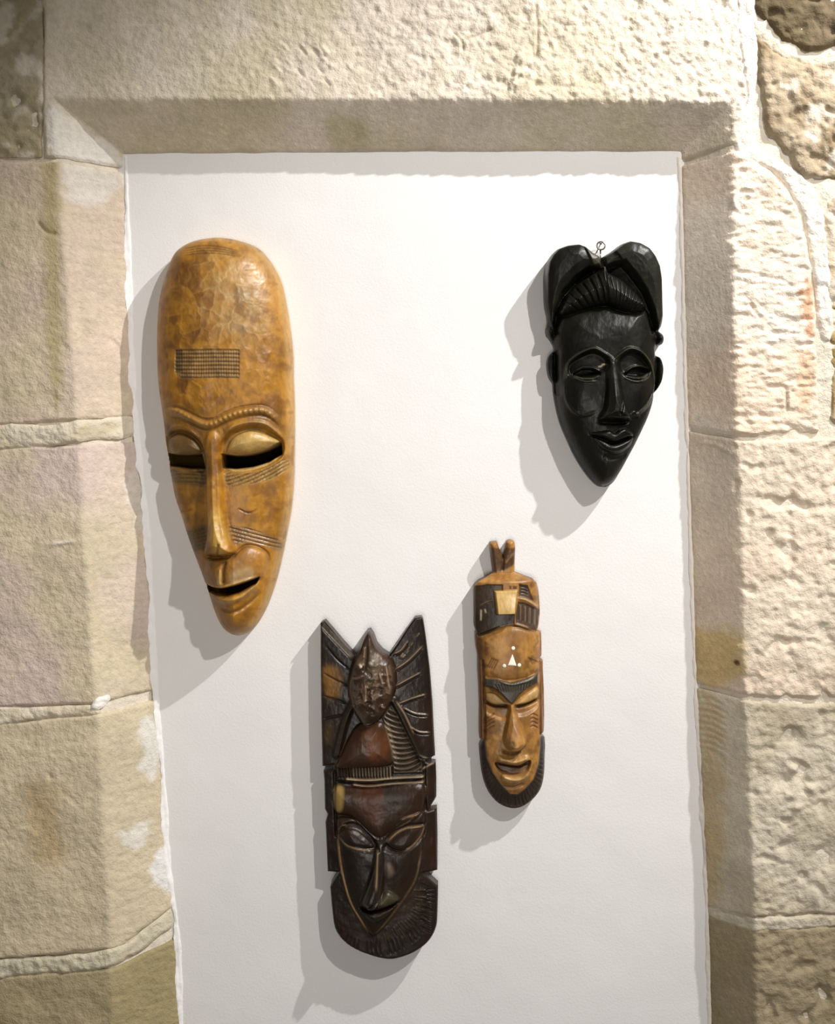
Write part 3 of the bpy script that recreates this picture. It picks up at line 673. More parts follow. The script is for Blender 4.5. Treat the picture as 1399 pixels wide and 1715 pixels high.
    r.line([(998, 708), (1024, 710), (1050, 707)], 2.6, -5)
    r.line([(1050, 700), (1058, 692), (1068, 700)], 2, 2)
    lipU = [(984, 727), (1003, 724), (1016, 722), (1024, 727), (1034, 721), (1044, 719), (1058, 730), (1045, 734), (1024, 741), (1004, 734)]
    lipL = [(992, 734), (1006, 739), (1023, 746), (1046, 738), (1057, 733), (1052, 747), (1035, 758), (1018, 758), (1002, 750)]
    r.dome(lipU, 9, 6); r.dome(lipL, 9, 8)
    r.line([(984, 728), (1004, 736), (1023, 743), (1045, 736), (1059, 730)], 1.8, -7, (8, 8, 6), .7)
    r.line([(1005, 764), (1026, 768), (1048, 760)], 4, -3)
    r.H += 0.5 * fbm(X, Y, 30, 2, 17) + 0.3 * fbm(X, Y, 9, 2, 18)
    f1, f2, idx, rv = worley(X, Y, (910, 400, 1115, 820), 190, 19, 1.2); r.H += 0.35 * (f1 / 15) ** 2
    r.paint(lobeR, (44, 45, 37), .6, 6, smooth=False); r.paint([(975, 414), (990, 448), (1010, 450), (1006, 432), (990, 424)], (74, 72, 58), .7, 2, smooth=False)  # right lobe and bevel facing the lamps painted lighter, as if lit
    r.line([(998, 616.5), (1003, 616), (1006, 613), (1011, 612.5)], 1.1, 0.6, (190, 176, 140), .95)
    parts = [('hair_lobe', np.array(lobeL, float), None, None), ('hair_lobe', np.array(lobeR, float), None, None),
             ('hair_cap', cap, None, 'hair cap carved with fanned grooves'),
             ('ear', [(931, 584), (914, 592), (914, 620), (927, 646), (932, 640)], None, None), ('ear', [(1100, 590), (1116, 600), (1116, 630), (1094, 664), (1099, 640)], None, None),
             ('ear_bead', [(930, 545), (912, 544), (912, 562), (929, 582)], None, None), ('ear_bead', [(1101, 554), (1116, 554), (1116, 576), (1098, 582)], None, None),
             ('eye', [(958, 629), (972, 619), (990, 619), (1002, 627), (990, 640), (972, 640)], None, None), ('eye', [(1040, 630), (1056, 618), (1070, 616), (1087, 622), (1074, 639), (1056, 640)], None, None),
             ('nose', nose, None, None), ('upper_lip', lipU, None, None), ('lower_lip', lipL, None, None)]
    r.build(parts, M_BLACK, root, base=1.5, body='face')
    # screw eye at the top and the nail that carries it
    c = world(1007, 411.5, 0.012, 0.012)
    ring = tube('hanging_ring', [c + 0.0050 * np.array([math.cos(a), 0.15 * math.sin(a), math.sin(a)]) for a in np.linspace(0, 2 * math.pi, 24, endpoint=False)], 0.0010, M_METAL, root, closed=True)
    ring['label'] = 'small steel eyelet ring'
    tube('ring_stem', [world(1006, 419, 0.012, 0.012), world(1005.5, 434, 0.014, 0.012)], 0.0010, M_METAL, root)
    n = empty('nail', tuple(world(1003, 417, 0.0, 0.0))); tag(n, 'thin steel nail in the plaster behind the ring of the black mask', 'nail')
    tube('shank', [world(1000.5, 423, -0.004, 0.012), world(1006, 408.5, 0.0145, 0.012)], 0.0007, M_METAL, n)
    tube('nail_head', [world(1005.9, 408.8, 0.0142, 0.012), world(1006.3, 407.6, 0.0156, 0.012)], 0.0016, M_METAL, n)
black_mask()

# ================================================================== MASK 3: small tan mask with dark beard
def tan_mask():
    root = empty('carved_mask', place(860, 1355))
    tag(root, 'small narrow tan mask with forked top knot, white forehead inlay and black beard', 'mask', GROUP)
    out = np.array([(819.5, 911), (822, 908), (833, 907), (836, 917), (842.6, 933), (847.5, 917), (848, 908), (851, 905.5), (857, 904.5), (862, 907), (863.6, 915), (863, 939), (863, 958.6), (879, 965), (893, 970), (900, 977), (903, 988), (905, 1009), (905.6, 1027), (904, 1044), (900, 1057), (907.7, 1060), (908.4, 1079), (908.4, 1100), (905.6, 1104), (910.5, 1108), (911, 1128), (912.4, 1155), (913, 1201), (912.4, 1227), (906, 1230), (914, 1239), (915, 1254), (914, 1280), (911.6, 1304), (905.6, 1325), (893.5, 1340.5), (878, 1351), (863, 1355), (848, 1352.6), (833, 1345), (820.7, 1331), (813, 1316), (807, 1295), (804, 1269), (803, 1251), (808.5, 1239), (803, 1236), (802.5, 1224), (803, 1186), (801.7, 1148), (800, 1122), (800, 1100), (796.7, 1083), (795.7, 1069), (795.7, 1061.5), (797.5, 1058), (794, 1048), (794, 1016), (793.6, 988), (794.5, 979.6), (802, 972.6), (816, 965.6), (826, 960), (824, 946), (821.6, 925)])
    i0 = 22; i1 = [k for k in range(len(out)) if tuple(out[k]) == (914, 1239)][0]; i2 = [k for k in range(len(out)) if tuple(out[k]) == (803, 1251)][0]
    out = np.concatenate([out[:i1], curve(out[i1:i2 + 1], 5), out[i2 + 1:]])
    r = Relief(out, 0.85, 0.02); X, Y = r.X, r.Y
    hw = np.clip(1 - np.abs(X - (842 + (Y - 960) * 0.045)) / 58, 0, 1)
    r.H = 16 + 30 * np.sqrt(1 - (1 - hw) ** 2) * sst(955, 975, Y)
    r.H = np.where(Y < 960, 16 + 8 * sst(965, 905, Y) + 6 * np.sqrt(np.clip(r.sd / 7, 0, 1)), r.H) - 3.5 * (1 - np.sqrt(np.clip(r.sd / 3.5, 0, 1)))
    r.H -= 13 * sst(1345, 1300, Y) * 0 + 14 * sst(1300, 1352, Y)
    TAN = lin((172, 124, 58)); n = sst(-.3, .5, fbm(X, Y, 26, 4, 61))[:, None]
    r.C = TAN * (1 - n * .55) + lin((112, 68, 24)) * n * .55
    BR, BK = (72, 46, 24), (44, 32, 22)
    r.paint([(817, 918), (837, 918), (842, 934), (848, 918), (866, 918), (866, 938), (856, 950), (840, 956), (822, 960)], BR, .9, 2, smooth=False, noise=2, nscale=8)
    r.line([(846, 945), (858, 930), (864, 926)], 2, 1.0, (150, 110, 66), .6)
    r.line([(842.6, 930), (843, 945), (842, 958)], 2.0, -3, BK, .6)
    g = (0.6 * sst(.0, .5, fbm(X, Y, 11, 3, 67)) * sst(0.75, 0.35, hw) + 0.3 * sst(.1, .5, fbm(X, Y, 18, 3, 68)))[:, None]; r.C = r.C * (1 - g) + lin((84, 48, 18)) * g
    # head-dress panels
    darkL = [(793, 981), (816, 977.5), (841, 977.5), (841, 986.6), (827, 988), (830, 1026), (861, 1026.5), (860, 1042.6), (838, 1047), (819, 1058), (800, 1066), (793, 1050)]
    r.step_in(darkL, -2.2, 2, smooth=False, col=BK, cstr=.94)
    dR1 = [(868.5, 977), (883, 979.6), (888, 993), (893, 1006), (880, 1001), (867.8, 998.5)]; dR2 = [(867, 1006), (880, 1009), (893, 1016), (903.5, 1022), (903, 1042), (898, 1057), (883, 1051), (863.6, 1043), (862, 1030)]
    for q in (dR1, dR2): r.step_in(q, -2.4, 2, smooth=False, col=(66, 50, 40), cstr=.92)
    for k in range(9):
        x = 867 + k * 4.1; r.line([(x, 1010 + k * 1.3), (x - .6, 1038 + k * 1.5)], 1.0, 1.8 if k % 2 else -1.6, (132, 108, 84) if k % 2 else BK, .7)
    for k in range(3): r.line([(871, 981 + 5 * k), (880, 983 + 5 * k), (884, 986 + 5 * k)], .9, -1.4, BK, .6)
    r.line([(866, 1000), (881, 1003.5), (903, 1018)], 2.4, 3.0, (186, 154, 110), .7)
    r.line([(861, 1043), (870, 1045), (886, 1051)], 1.8, 2.0, (168, 134, 90), .6)
    for q in ([(852, 979), (856, 979), (856, 985), (852, 985)], [(858, 979), (865, 980), (865, 985), (858, 985)]): r.paint(q, (70, 34, 26), .85, 1, smooth=False)
    r.line([(803, 1014), (814, 1007), (826, 1003)], 1.2, 1.2, (120, 96, 66), .7)
    for p in ([(805.5, 1021.5), (805, 1037)], [(812, 1020), (813, 1024)]): r.line(p, 1.4, .5, (190, 176, 150), .9, taper=False)
    block = [(828, 988), (865.7, 986.6), (861.5, 1025.5), (832, 1026.5)]
    i, d = r.sdp(block, 4, False); r.H[i] += sst(-.8, 1.6, d) * (4 + 13 * sst(985, 1026, Y[i]))
    r.paint(block, (204, 170, 104), .9, 1.2, smooth=False)
    r.paint([(832, 1027.5), (861, 1027), (860, 1041), (840, 1044)], (56, 40, 24), .9, 1, smooth=False)
    # forehead
    r.line([(797, 1066), (820, 1056), (840, 1049), (862, 1046), (885, 1054), (900, 1059)], 2.0, -3.5, BK, .6)
    r.dome([(806, 1070), (830, 1056), (862, 1050), (895, 1062), (902, 1100), (898, 1126), (862, 1134), (820, 1132), (808, 1110)], 5, 26)
    r.paint([(794, 1056), (808, 1068), (810, 1110), (812, 1238), (800, 1238), (798, 1110)], (92, 56, 26), .85, 3, smooth=False, noise=2)
    r.paint([(904, 1060), (912, 1060), (914, 1232), (906, 1232), (905, 1110)], (124, 78, 36), .7, 2, smooth=False, noise=2)
    r.line([(809, 1104), (811, 1160), (812, 1238)], 1.8, -5, BK, .5, taper=False); r.line([(905, 1104), (906, 1170), (905, 1230)], 1.8, -5, (80, 48, 24), .5, taper=False)
    for k in range(4):
        r.line([(814 + 3.4 * k, 1116 + k), (824 + 3.0 * k, 1098 + k)], 1.3, -1.6, (84, 52, 24), .7); r.line([(884 + 3.5 * k, 1098 + 2 * k), (892 + 3.2 * k, 1112 - k)], 1.2, -1.6, (96, 58, 28), .7)
        y = 1196 + 6.5 * k; r.line([(887, y), (893, y - 2), (901, y + 3)], 1.1, -1.6, (104, 66, 32), .75); r.line([(811, y + 8), (819, y + 2), (828, y - 4)], 1.2, -1.4, (90, 54, 26), .7)
    brow = [(811, 1132), (833, 1134), (854, 1139), (881, 1133), (901, 1125), (900.5, 1142), (881, 1149.5), (869, 1160), (857, 1175), (849.5, 1170.6), (839, 1158.5), (828, 1149.5), (811.6, 1147)]
    sock = [(812, 1150), (828, 1152), (840, 1162), (852, 1178), (846, 1200), (824, 1196), (812, 1186)]; sock2 = [(858, 1178), (870, 1163), (884, 1152), (902, 1146), (903, 1176), (888, 1190), (866, 1194)]
    r.step_in(brow, 6, 3, smooth=False, col=(42, 40, 30), cstr=.96)
    for k in range(14): r.line([(828 + 5 * k, 1142 - .2 * k), (834 + 4.2 * k, 1156 - .5 * abs(k - 5))], 1, -1.0)
    r.line([(836, 1137), (856, 1142), (882, 1137), (898, 1130)], 1.3, 1.6, (120, 112, 88), .6)
    for q in (sock, sock2): r.step_in(q, -5, 8)
    for lid in ([(813, 1160), (828, 1158), (842, 1168), (852, 1177), (832, 1179), (816, 1174)], [(862, 1178), (872, 1166), (888, 1156), (901, 1152), (900, 1168), (884, 1176)]):
        r.dome(lid, 5, 9); r.paint(lid, (198, 164, 104), .5, 3)
    for sl in ([(812, 1173), (828, 1180), (851, 1179)], [(863, 1181), (881, 1178), (900, 1171)]): r.line(sl, 2.6, -8, (48, 30, 16), .9)
    r.paint([(826, 1180), (850, 1180), (846, 1190), (830, 1188)], (84, 54, 26), .6, 4); r.paint([(862, 1182), (880, 1180), (874, 1190), (866, 1192)], (110, 72, 36), .6, 4)  # shade in the hollows below the eyes painted in
    r.paint([(812, 1195), (828, 1200), (838, 1212), (830, 1226), (812, 1220)], (100, 64, 30), .6, 7, noise=5)
    nose = [(853, 1180), (856, 1176), (860, 1180), (866, 1195), (874, 1215), (881, 1235), (878, 1245), (866, 1253), (852, 1252), (845, 1243), (842, 1230), (847, 1205)]
    i, d = r.sdp(nose, 5, True); r.H[i] += (5 + 21 * sst(1178, 1246, Y[i])) * (sst(-1.5, 5, d) * .55 + .45 * np.clip(d / 11, 0, 1))
    r.paint([(846, 1232), (852, 1226), (862, 1236), (858, 1246), (850, 1246)], (110, 82, 44), .7, 2); r.blob((855, 1237), (4, 5), -3)
    r.line([(840, 1254), (856, 1258), (872, 1254)], 2.6, -4, (76, 44, 20), .8)
    mouth = [(830, 1274), (851, 1277), (869, 1278), (887, 1271), (882, 1288), (866, 1294), (845, 1292), (834, 1285)]
    r.line([(831, 1267), (846, 1268), (862, 1271), (886, 1264)], 4.0, 6.0, (204, 168, 112), .55)
    r.step_in(mouth, -11, 4, col=(78, 48, 24), cstr=.85)
    r.line([(831, 1276), (851, 1279), (870, 1281), (886, 1274)], 2.2, -4, (40, 24, 12), .8)
    r.line([(838, 1294), (856, 1300), (874, 1298), (884, 1288)], 4.5, 7, (196, 160, 100), .5)
    r.line([(840, 1312), (858, 1314), (878, 1308)], 3, -3, (120, 82, 42), .5)
    r.paint([(874, 1284), (884, 1282), (880, 1298), (870, 1300)], (138, 94, 52), .6, 3)
    # beard
    fl = [(813, 1239), (816, 1269), (825, 1292), (840, 1312), (854, 1327), (866, 1328), (878, 1319), (892, 1303), (901, 1280), (904, 1254), (905, 1234)]
    beard = np.array([(800, 1236)] + [(809, 1239)] + fl + [(918, 1232), (920, 1290), (908, 1330), (880, 1360), (845, 1360), (812, 1335), (798, 1280)], float)
    i, d = r.sdp(beard, 6, False); r.H[i] -= 6 * sst(-1.5, 2.5, d)
    r.paint(beard, (38, 28, 20), .97, 1.5, smooth=False)
    for k in range(30):
        a = math.radians(-8 + k * 6.4); c = np.array((860, 1268)); v = np.array((math.cos(a), math.sin(a) * 1.0))
        w = 46 if k < 12 else 50; r.line([c + v * w * np.array((.95, 1.25)), c + v * (w + 12) * np.array((1.0, 1.28)) + np.array((2, 4))], 1.0, -1.3 if k < 16 else -.6, (20, 14, 10), .3)
        r.line([c + v * w * np.array((.95, 1.25)) + 2.4, c + v * (w + 12) * np.array((1.0, 1.28)) + np.array((4, 6))], .7, .5, (88, 74, 58), .4 if k < 13 else .08)
    r.H += 0.35 * fbm(X, Y, 9, 2, 63)
    parts = [('top_knot', np.array([(812, 898), (870, 898), (870, 960), (863, 959), (826, 961), (815, 962)], float), None, 'forked dark-striped top knot'),
             ('headdress_panel', np.array(darkL, float), None, 'dark stained headdress panel'), ('headdress_panel', np.array(dR1, float), None, 'dark hatched headdress panel'), ('headdress_panel', np.array(dR2, float), None, 'dark hatched headdress panel'),
             ('headdress_block', np.array(block, float), None, 'pale raised block on the headdress'),
             ('brow', np.array(brow, float), None, 'black joined brows'), ('nose', nose, None, None),
             ('mouth', mouth, None, None), ('beard', beard, None, 'black grooved beard')]
    r.build(parts, M_TAN, root, base=1.5, body='face', skirt_col=(90, 62, 36))
    # white inlays, set into the forehead
    def hgt(x, y):
        return float(r.H[np.argmin((X - x) ** 2 + (Y - y) ** 2)])
    def inlay(pts, nm='inlay'):
        p = np.asarray(pts, float); c = p.mean(0); q = Relief(p, 0.9, 0.02)
        q.H = np.array([hgt(a, b) for a, b in zip(q.X, q.Y)]) + 0.3 + 0.5 * np.clip(q.sd, 0, 1); q.C[:] = lin((246, 240, 224))
        o = q.build([], M_INLAY, root, base=20, body=nm, cap=False)[0]; return o
    t = inlay([(857, 1091.5), (863.8, 1111), (849.5, 1110)]); t['label'] = 'white triangular inlay'
    for c in ((858.4, 1081.8), (843.6, 1111), (868.5, 1110)):
        o = inlay([(c[0] + 3 * math.cos(a), c[1] + 3 * math.sin(a)) for a in np.linspace(0, 2 * math.pi, 14, endpoint=False)]); o['label'] = 'white round inlay dot'
tan_mask()

# ================================================================== MASK 4: dark brown mask with bird and wings
def bird_mask():
    root = empty('carved_mask', place(640, 1604))
    tag(root, 'dark brown wooden mask crowned by a bird between two pointed wings, lowest in the niche', 'mask', GROUP)
    out = np.array([(537, 1043), (543.6, 1040), (556.6, 1055), (573.4, 1075), (595, 1098.6), (603, 1084.6), (609, 1066), (614.5, 1056.5), (620, 1055), (625.7, 1064), (631, 1079), (640.6, 1090), (652, 1097), (665, 1079), (681.6, 1053), (694.7, 1035), (706, 1033.7), (708.7, 1038), (713, 1066), (720, 1122), (724.6, 1178), (727, 1234), (729, 1267.5), (711, 1271), (712, 1276), (730, 1279), (731, 1310), (731, 1337), (716, 1358.5), (732, 1356), (733, 1400), (733, 1459), (708, 1461), (734, 1486), (733, 1527), (730.5, 1554), (718, 1576), (696, 1592), (672.7, 1601), (651, 1604), (625.7, 1599), (600, 1590), (577, 1576), (562, 1556), (557, 1527), (553, 1486), (559, 1474.5), (569, 1460), (549, 1460), (547, 1418.5), (545, 1377), (549, 1364), (544, 1355), (543.4, 1310), (541.7, 1291), (559, 1288), (559, 1280), (540, 1284), (538, 1196.6), (537, 1103)])
    i1 = [k for k in range(len(out)) if tuple(out[k]) == (734, 1486)][0]; i2 = [k for k in range(len(out)) if tuple(out[k]) == (553, 1486)][0]
    out = np.concatenate([out[:i1], curve(out[i1:i2 + 1], 5), out[i2 + 1:]])
    r = Relief(out, 1.0, 0.024); X, Y = r.X, r.Y
    cxl = 621 + (Y - 1040) * 0.035
    hw = np.clip(1 - np.abs(X - cxl) / 98, 0, 1)
    r.H = 26 + 14 * np.sqrt(1 - (1 - hw) ** 2) - 3 * (1 - np.sqrt(np.clip(r.sd / 3, 0, 1)))
    n = sst(-.3, .5, fbm(X, Y, 60, 4, 81))[:, None]
    r.C = lin((40, 25, 13)) * n + lin((27, 18, 10)) * (1 - n)
    LT = (158, 136, 112)
    # wings
    r.paint([(542, 1120), (568, 1122), (572, 1165), (545, 1166)], (128, 88, 30), .75, 8, noise=5, nscale=16)  # worn ochre patch, its sheen painted in as well
    r.paint([(545, 1215), (560, 1215), (556, 1240), (545, 1240)], (84, 64, 30), .5, 7)
    r.step_in([(543, 1040), (595, 1099), (588, 1103), (537, 1050)], -5, 4, smooth=False, col=(120, 104, 84), cstr=.35)
    for p in ([(663, 1120), (685, 1105), (708, 1082)], [(663, 1148), (685, 1136), (705, 1126)], [(669, 1177), (690, 1169), (713, 1163)], [(676, 1184), (695, 1194), (717, 1197)],
              [(688, 1216), (702, 1225), (720, 1227)], [(703, 1262), (715, 1270), (727, 1272)], [(660, 1094), (672, 1088), (684, 1072)]):
        r.line(p, 1.5, 1.8, LT, .8); r.line([(x, y + 3.2) for x, y in p], 1.6, -2.6, (26, 18, 12), .6)
    for p in ([(585, 1120), (565, 1104), (548, 1084)], [(583, 1148), (562, 1138), (543, 1128)], [(580, 1177), (560, 1170), (542, 1166)], [(578, 1196), (558, 1200), (542, 1204)]):
        r.line(p, 1.5, -1.8, (26, 18, 12), .6)
    rng = random.Random(8)
    for k in range(10):
        x = 668 + rng.random() * 30; y = 1100 - (x - 668) * 1.2 + rng.random() * 10; r.line([(x, y), (x + 5, y - 6)], 1.2, 1.3, (130, 112, 90), .6)
    # rods (folded legs) and the combed panel between them
    bell = [(600, 1212), (622, 1206), (642, 1208), (652, 1232), (658, 1256), (657, 1276), (640, 1281), (600, 1284), (566, 1284), (572, 1262), (584, 1236)]
    panel = [(642, 1200), (655, 1180), (664, 1192), (676, 1216), (690, 1244), (706, 1272), (707, 1292), (660, 1292), (658, 1256), (650, 1228)]
    panelL = [(604, 1200), (590, 1186), (582, 1200), (572, 1230), (562, 1268), (560, 1290), (568, 1290), (578, 1250), (590, 1226)]
    r.dome(bell, 13, 30); r.paint(bell, (60, 36, 18), .8, 7, noise=6); r.paint([(612, 1222), (640, 1222), (648, 1260), (620, 1266)], (104, 56, 24), .55, 9, noise=7)
    r.step_in(panel, 3, 3, smooth=False, col=(96, 80, 62), cstr=.75)
    i, d = r.sdp(panel, 1, False); v = Y[i] - 0.34 * (X[i] - 640) + 0.012 * (X[i] - 660) ** 2
    g = (0.5 + 0.5 * np.cos(v * 2 * math.pi / 8.6)) ** 1.3 * sst(0, 3, d); r.H[i] -= 4.5 * g
    q = (g * .8)[:, None]; r.C[i] = r.C[i] * (1 - q) + lin((26, 18, 12)) * q
    r.line([(648, 1206), (656, 1236), (664, 1276)], 3.5, 2.5, (140, 122, 100), .5)
    r.line([(659, 1172), (670, 1192), (686, 1226), (707, 1270)], 4.6, 9, (34, 28, 20), .9, taper=False)
    r.line([(664, 1172), (678, 1194), (694, 1228)], 1.2, 1, LT, .5); r.line([(592, 1178), (580, 1205), (566, 1262)], 4.4, 7, (40, 28, 18), .8, taper=False)
    # bird
    bird = [(587, 1130), (594, 1104), (603, 1086), (609, 1068), (616, 1056), (622, 1057), (631, 1079), (645, 1093), (658, 1106), (663, 1130), (660, 1158), (648, 1187), (631, 1205), (611, 1211), (598, 1190), (588, 1162)]
    i, d = r.sdp(bird, 6, True)
    r.H[i] += sst(-2, 3, d) * 8 + 22 * np.sqrt(1 - (1 - np.clip(d / 34, 0, 1)) ** 2)
    r.paint(bird, (62, 44, 30), .8, 2)
    f1, f2, idx, rv = worley(X + 7 * fbm(X, Y, 12, 3, 5), Y + 7 * fbm(X, Y, 12, 3, 6), (583, 1050, 668, 1215), 110, 12, 1.1); i, d = r.sdp(bird, 1, True)
    r.H[i] += 1.6 * np.minimum((f1[i] / 6) ** 2, 2) * sst(3, 12, d) * sst(1100, 1120, Y[i])
    q = (sst(.45, .9, rv[idx[i]]) * .5 * sst(2, 8, d))[:, None]; r.C[i] = r.C[i] * (1 - q) + lin((128, 104, 84)) * q
    r.line([(589, 1132), (588, 1156), (594, 1180), (604, 1200)], 2.2, 3.0, (140, 112, 90), .7)
    r.line([(612, 1079), (612, 1090), (611, 1098)], 2.4, 3, (160, 124, 92), .7); r.line([(618, 1058), (617, 1076), (616, 1098), (612, 1116)], 3.0, -3, (40, 28, 18), .5)
    for c in ((606, 1110), (624, 1106)): r.blob(c, (4, 4), 5)
    r.paint([(603, 1108), (606, 1106), (609, 1110), (606, 1113)], (206, 186, 160), .8, 1); r.paint([(620, 1104), (625, 1102), (628, 1107), (623, 1110)], (206, 200, 184), .7, 2)
    r.paint([(622, 1094), (634, 1094), (640, 1118), (628, 1140), (618, 1138), (620, 1112)], (112, 98, 74), .5, 8)  # highlight on the bird's neck and breast, painted in
    r.line([(589, 1130), (600, 1130), (612, 1124)], 2.0, 2.5, (140, 112, 90), .6)
    for p in ([(615, 1140), (614, 1170)], [(626, 1148), (624, 1156)], [(637, 1120), (643, 1140)], [(648, 1110), (654, 1150)], [(640, 1175), (646, 1180)]): r.line(p, 1.8, 2.5, (168, 140, 118), .6)
    # tick border and double rim
    for k in range(18):
        x = 567 + k * 5.1; r.line([(x, 1284.5), (x + .5, 1298)], 1.6, 3.0, (128, 110, 90) if k > 4 else (70, 52, 36), .75, taper=False)
        r.line([(x + 2.5, 1284.5), (x + 3, 1299)], 1.2, -2.5, (24, 16, 10), .6, taper=False)
    for y0, c in ((1303, .85), (1312, .8)): r.line([(582 if y0 < 1310 else 594, y0), (620, y0 + 1.5 if y0 < 1310 else y0 + 2.5), (660, y0 - 2), (708, y0 - 3)], 2.0, 4.5, (166, 144, 118), c, taper=False)
    r.line([(566, 1308), (620, 1309), (706, 1305)], 1.6, -4, (24, 16, 10), .7, taper=False)
    r.line([(712, 1282), (711, 1300), (713, 1356)], 2.2, -4, taper=False); r.line([(561, 1292), (562, 1350), (564, 1400)], 2.2, -4, taper=False)
    r.line([(708, 1288), (720, 1281), (728, 1278)], 1.6, 2, LT, .7)
    # forehead and face
    fo = [(563, 1318), (620, 1318), (708, 1312), (709, 1352), (690, 1372), (655, 1390), (638, 1404), (620, 1395), (590, 1366), (563, 1358)]
    r.dome(fo, 10, 26); r.paint(fo, (48, 29, 15), .7, 5); r.paint([(600, 1318), (640, 1316), (640, 1372), (610, 1362)], (78, 38, 15), .6, 10, noise=6)
    r.paint([(562, 1318), (576, 1318), (574, 1352), (562, 1354)], (160, 134, 76), .75, 4)  # ochre sheen at the left of the forehead, painted as colour
    fa = [(564, 1372), (580, 1366), (600, 1372), (636, 1400), (668, 1376), (700, 1358), (712, 1366), (709, 1400), (706, 1440), (697, 1468), (686, 1489), (664, 1520), (644, 1546), (627, 1563), (617, 1556), (604, 1536), (589, 1511), (578, 1480), (571, 1444), (566, 1404)]
    r.dome(fa, 16, 40)
    r.step_in([(567, 1388), (585, 1374), (606, 1380), (628, 1404), (634, 1418), (600, 1416), (578, 1408)], -7, 8)
    r.step_in([(644, 1414), (662, 1392), (684, 1378), (708, 1376), (708, 1398), (690, 1414), (668, 1422)], -7, 8)
    for e in ([(568, 1397), (580, 1386), (600, 1388), (626, 1412), (600, 1414), (582, 1408)], [(648, 1408), (664, 1391), (684, 1382), (710, 1381), (706, 1396), (690, 1412), (670, 1418)]):
        r.dome(e, 7, 11); r.line(e + [e[0]], 1.5, 1.8)
    for p, c in (([(648, 1406), (664, 1391), (682, 1382), (711, 1381)], .75), ([(711, 1382), (706, 1396), (692, 1411), (678, 1419)], .75), ([(672, 1370), (684, 1364), (700, 1360)], .6), ([(568, 1398), (582, 1410), (604, 1416), (626, 1418)], .55), ([(567, 1390), (573, 1380), (582, 1378)], .5)):
        r.line(p, 1.5, 2.2, (150, 122, 88), c, cw=.9)
    r.line([(566, 1396), (571, 1442), (579, 1480), (589.5, 1511), (606, 1538), (618, 1558)], 1.9, 3.8, (190, 150, 96), .85)
    r.line([(628, 1562), (644, 1545), (664, 1520), (687, 1487), (698, 1464), (706, 1424)], 1.9, 3.4, (120, 98, 70), .65)
    nose = [(630, 1414), (636, 1408), (643, 1416), (645, 1450), (642, 1485), (634, 1507), (620, 1512), (608, 1506), (606, 1498), (614, 1478), (624, 1450)]
    i, d = r.sdp(nose, 5, True); r.H[i] += (6 + 17 * sst(1410, 1500, Y[i])) * (sst(-2, 5, d) * .5 + .5 * np.clip(d / 12, 0, 1))
    r.line([(634, 1414), (633, 1440), (632, 1478)], 2.0, 3.0, (146, 122, 92), .7)
    r.blob((653, 1447), (8, 14), 4); r.paint([(648, 1438), (656, 1440), (660, 1454), (650, 1460)], (128, 112, 100), .5, 5)  # cheek bulge with its highlight painted on
    lipU = [(610, 1512), (632, 1500), (648, 1484), (662, 1490), (669, 1500), (655, 1508), (632, 1514)]
    lipL = [(606, 1516), (632, 1519), (660, 1512), (650, 1528), (628, 1536), (614, 1528)]
    r.dome(lipU, 9, 10); r.dome(lipL, 6, 8); r.paint([(634, 1502), (648, 1485), (662, 1490), (668, 1500), (654, 1506)], (80, 76, 56), .5, 6)
    r.line([(602, 1513), (632, 1517), (668, 1506)], 2.4, -8, (16, 10, 6), .8)
    # beard hatching
    cb = np.array((628, 1500.0))
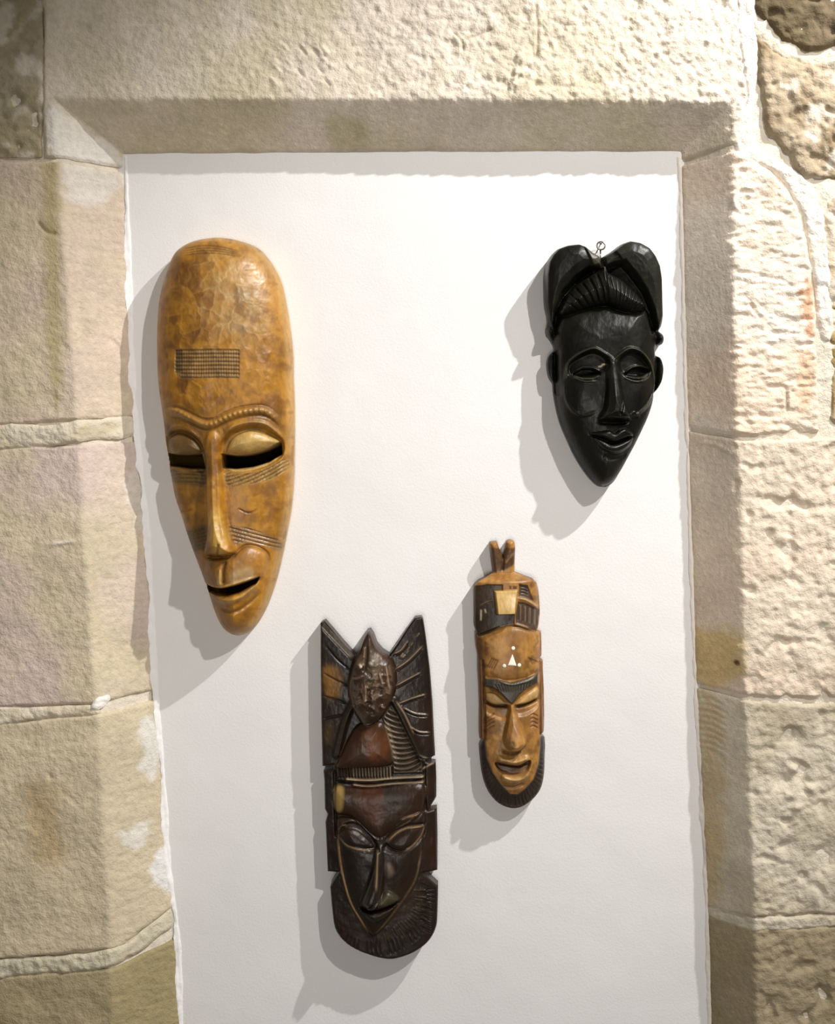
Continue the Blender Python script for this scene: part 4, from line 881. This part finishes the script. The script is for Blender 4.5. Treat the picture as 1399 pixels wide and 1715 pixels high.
    for k in range(46):
        a = math.radians(-12 + k * 4.6); v = np.array((math.cos(a), math.sin(a)))
        r.line([cb + v * np.array((86, 74)), cb + v * np.array((94, 86)), cb + v * np.array((100, 96)) + np.array((2, 2))], 1.0, -1.0, (24, 16, 10), .5) if k % 5 else None
        rr = random.Random(k); o_ = (rr.random() - .5) * 9
        if k < 24: r.line([cb + v * np.array((70, 58)) + o_, cb + v * np.array((84, 74)) + o_ + 1.5], .8, .8, (80, 68, 48), .4)
    for k in range(20):
        y = 1478 + k * 4; r.line([(704 + (k % 3) * 3, y), (722, y + 9)], 1.0, -1.2, (24, 18, 12), .5)
    for k, (x, y) in enumerate(((700, 1365), (720, 1400), (722, 1440), (553, 1400), (556, 1440))): r.blob((x, y), (8, 14), -1.5)
    r.H += 0.5 * fbm(X, Y, 22, 2, 91) + 0.3 * fbm(X, Y, 8, 2, 92)
    wl = np.array([(530, 1030), (545, 1036), (595, 1098), (588, 1130), (590, 1165), (578, 1200), (562, 1268), (559, 1282), (530, 1288)], float)
    wr = np.array([(652, 1097), (690, 1028), (716, 1028), (735, 1268), (712, 1273), (706, 1270), (662, 1176), (663, 1130)], float)
    bd = np.array([(569, 1460), (578, 1480), (589, 1511), (606, 1538), (627, 1564), (644, 1546), (664, 1520), (687, 1488), (699, 1464), (709, 1460), (745, 1484), (745, 1560), (700, 1600), (650, 1612), (590, 1596), (550, 1560), (545, 1480)], float)
    parts = [('wing', wl, None, None), ('wing', wr, None, 'wing scored with pale feather lines'), ('bell_body', bell, None, 'warm brown bell-shaped body'),
             ('combed_panel', np.array(panel, float), None, 'panel of pale slanting grooves'),
             ('bird', bird, None, 'glossy mottled bird'), ('beard', bd, None, None), ('nose', nose, None, None), ('upper_lip', lipU, None, None), ('lower_lip', lipL, None, None),
             ('eyelid', [(568, 1397), (580, 1386), (600, 1388), (626, 1412), (600, 1414), (582, 1408)], None, None), ('eyelid', [(648, 1408), (664, 1391), (684, 1382), (710, 1381), (706, 1396), (690, 1412), (670, 1418)], None, None),
             ('side_block', np.array([(540, 1350), (563, 1350), (566, 1400), (570, 1459), (540, 1464)], float), None, None), ('side_block', np.array([(712, 1352), (740, 1350), (740, 1464), (707, 1461), (708, 1420)], float), None, None)]
    r.build(parts, M_BROWN, root, base=1.5, body='face', skirt_col=(48, 32, 22))
bird_mask()
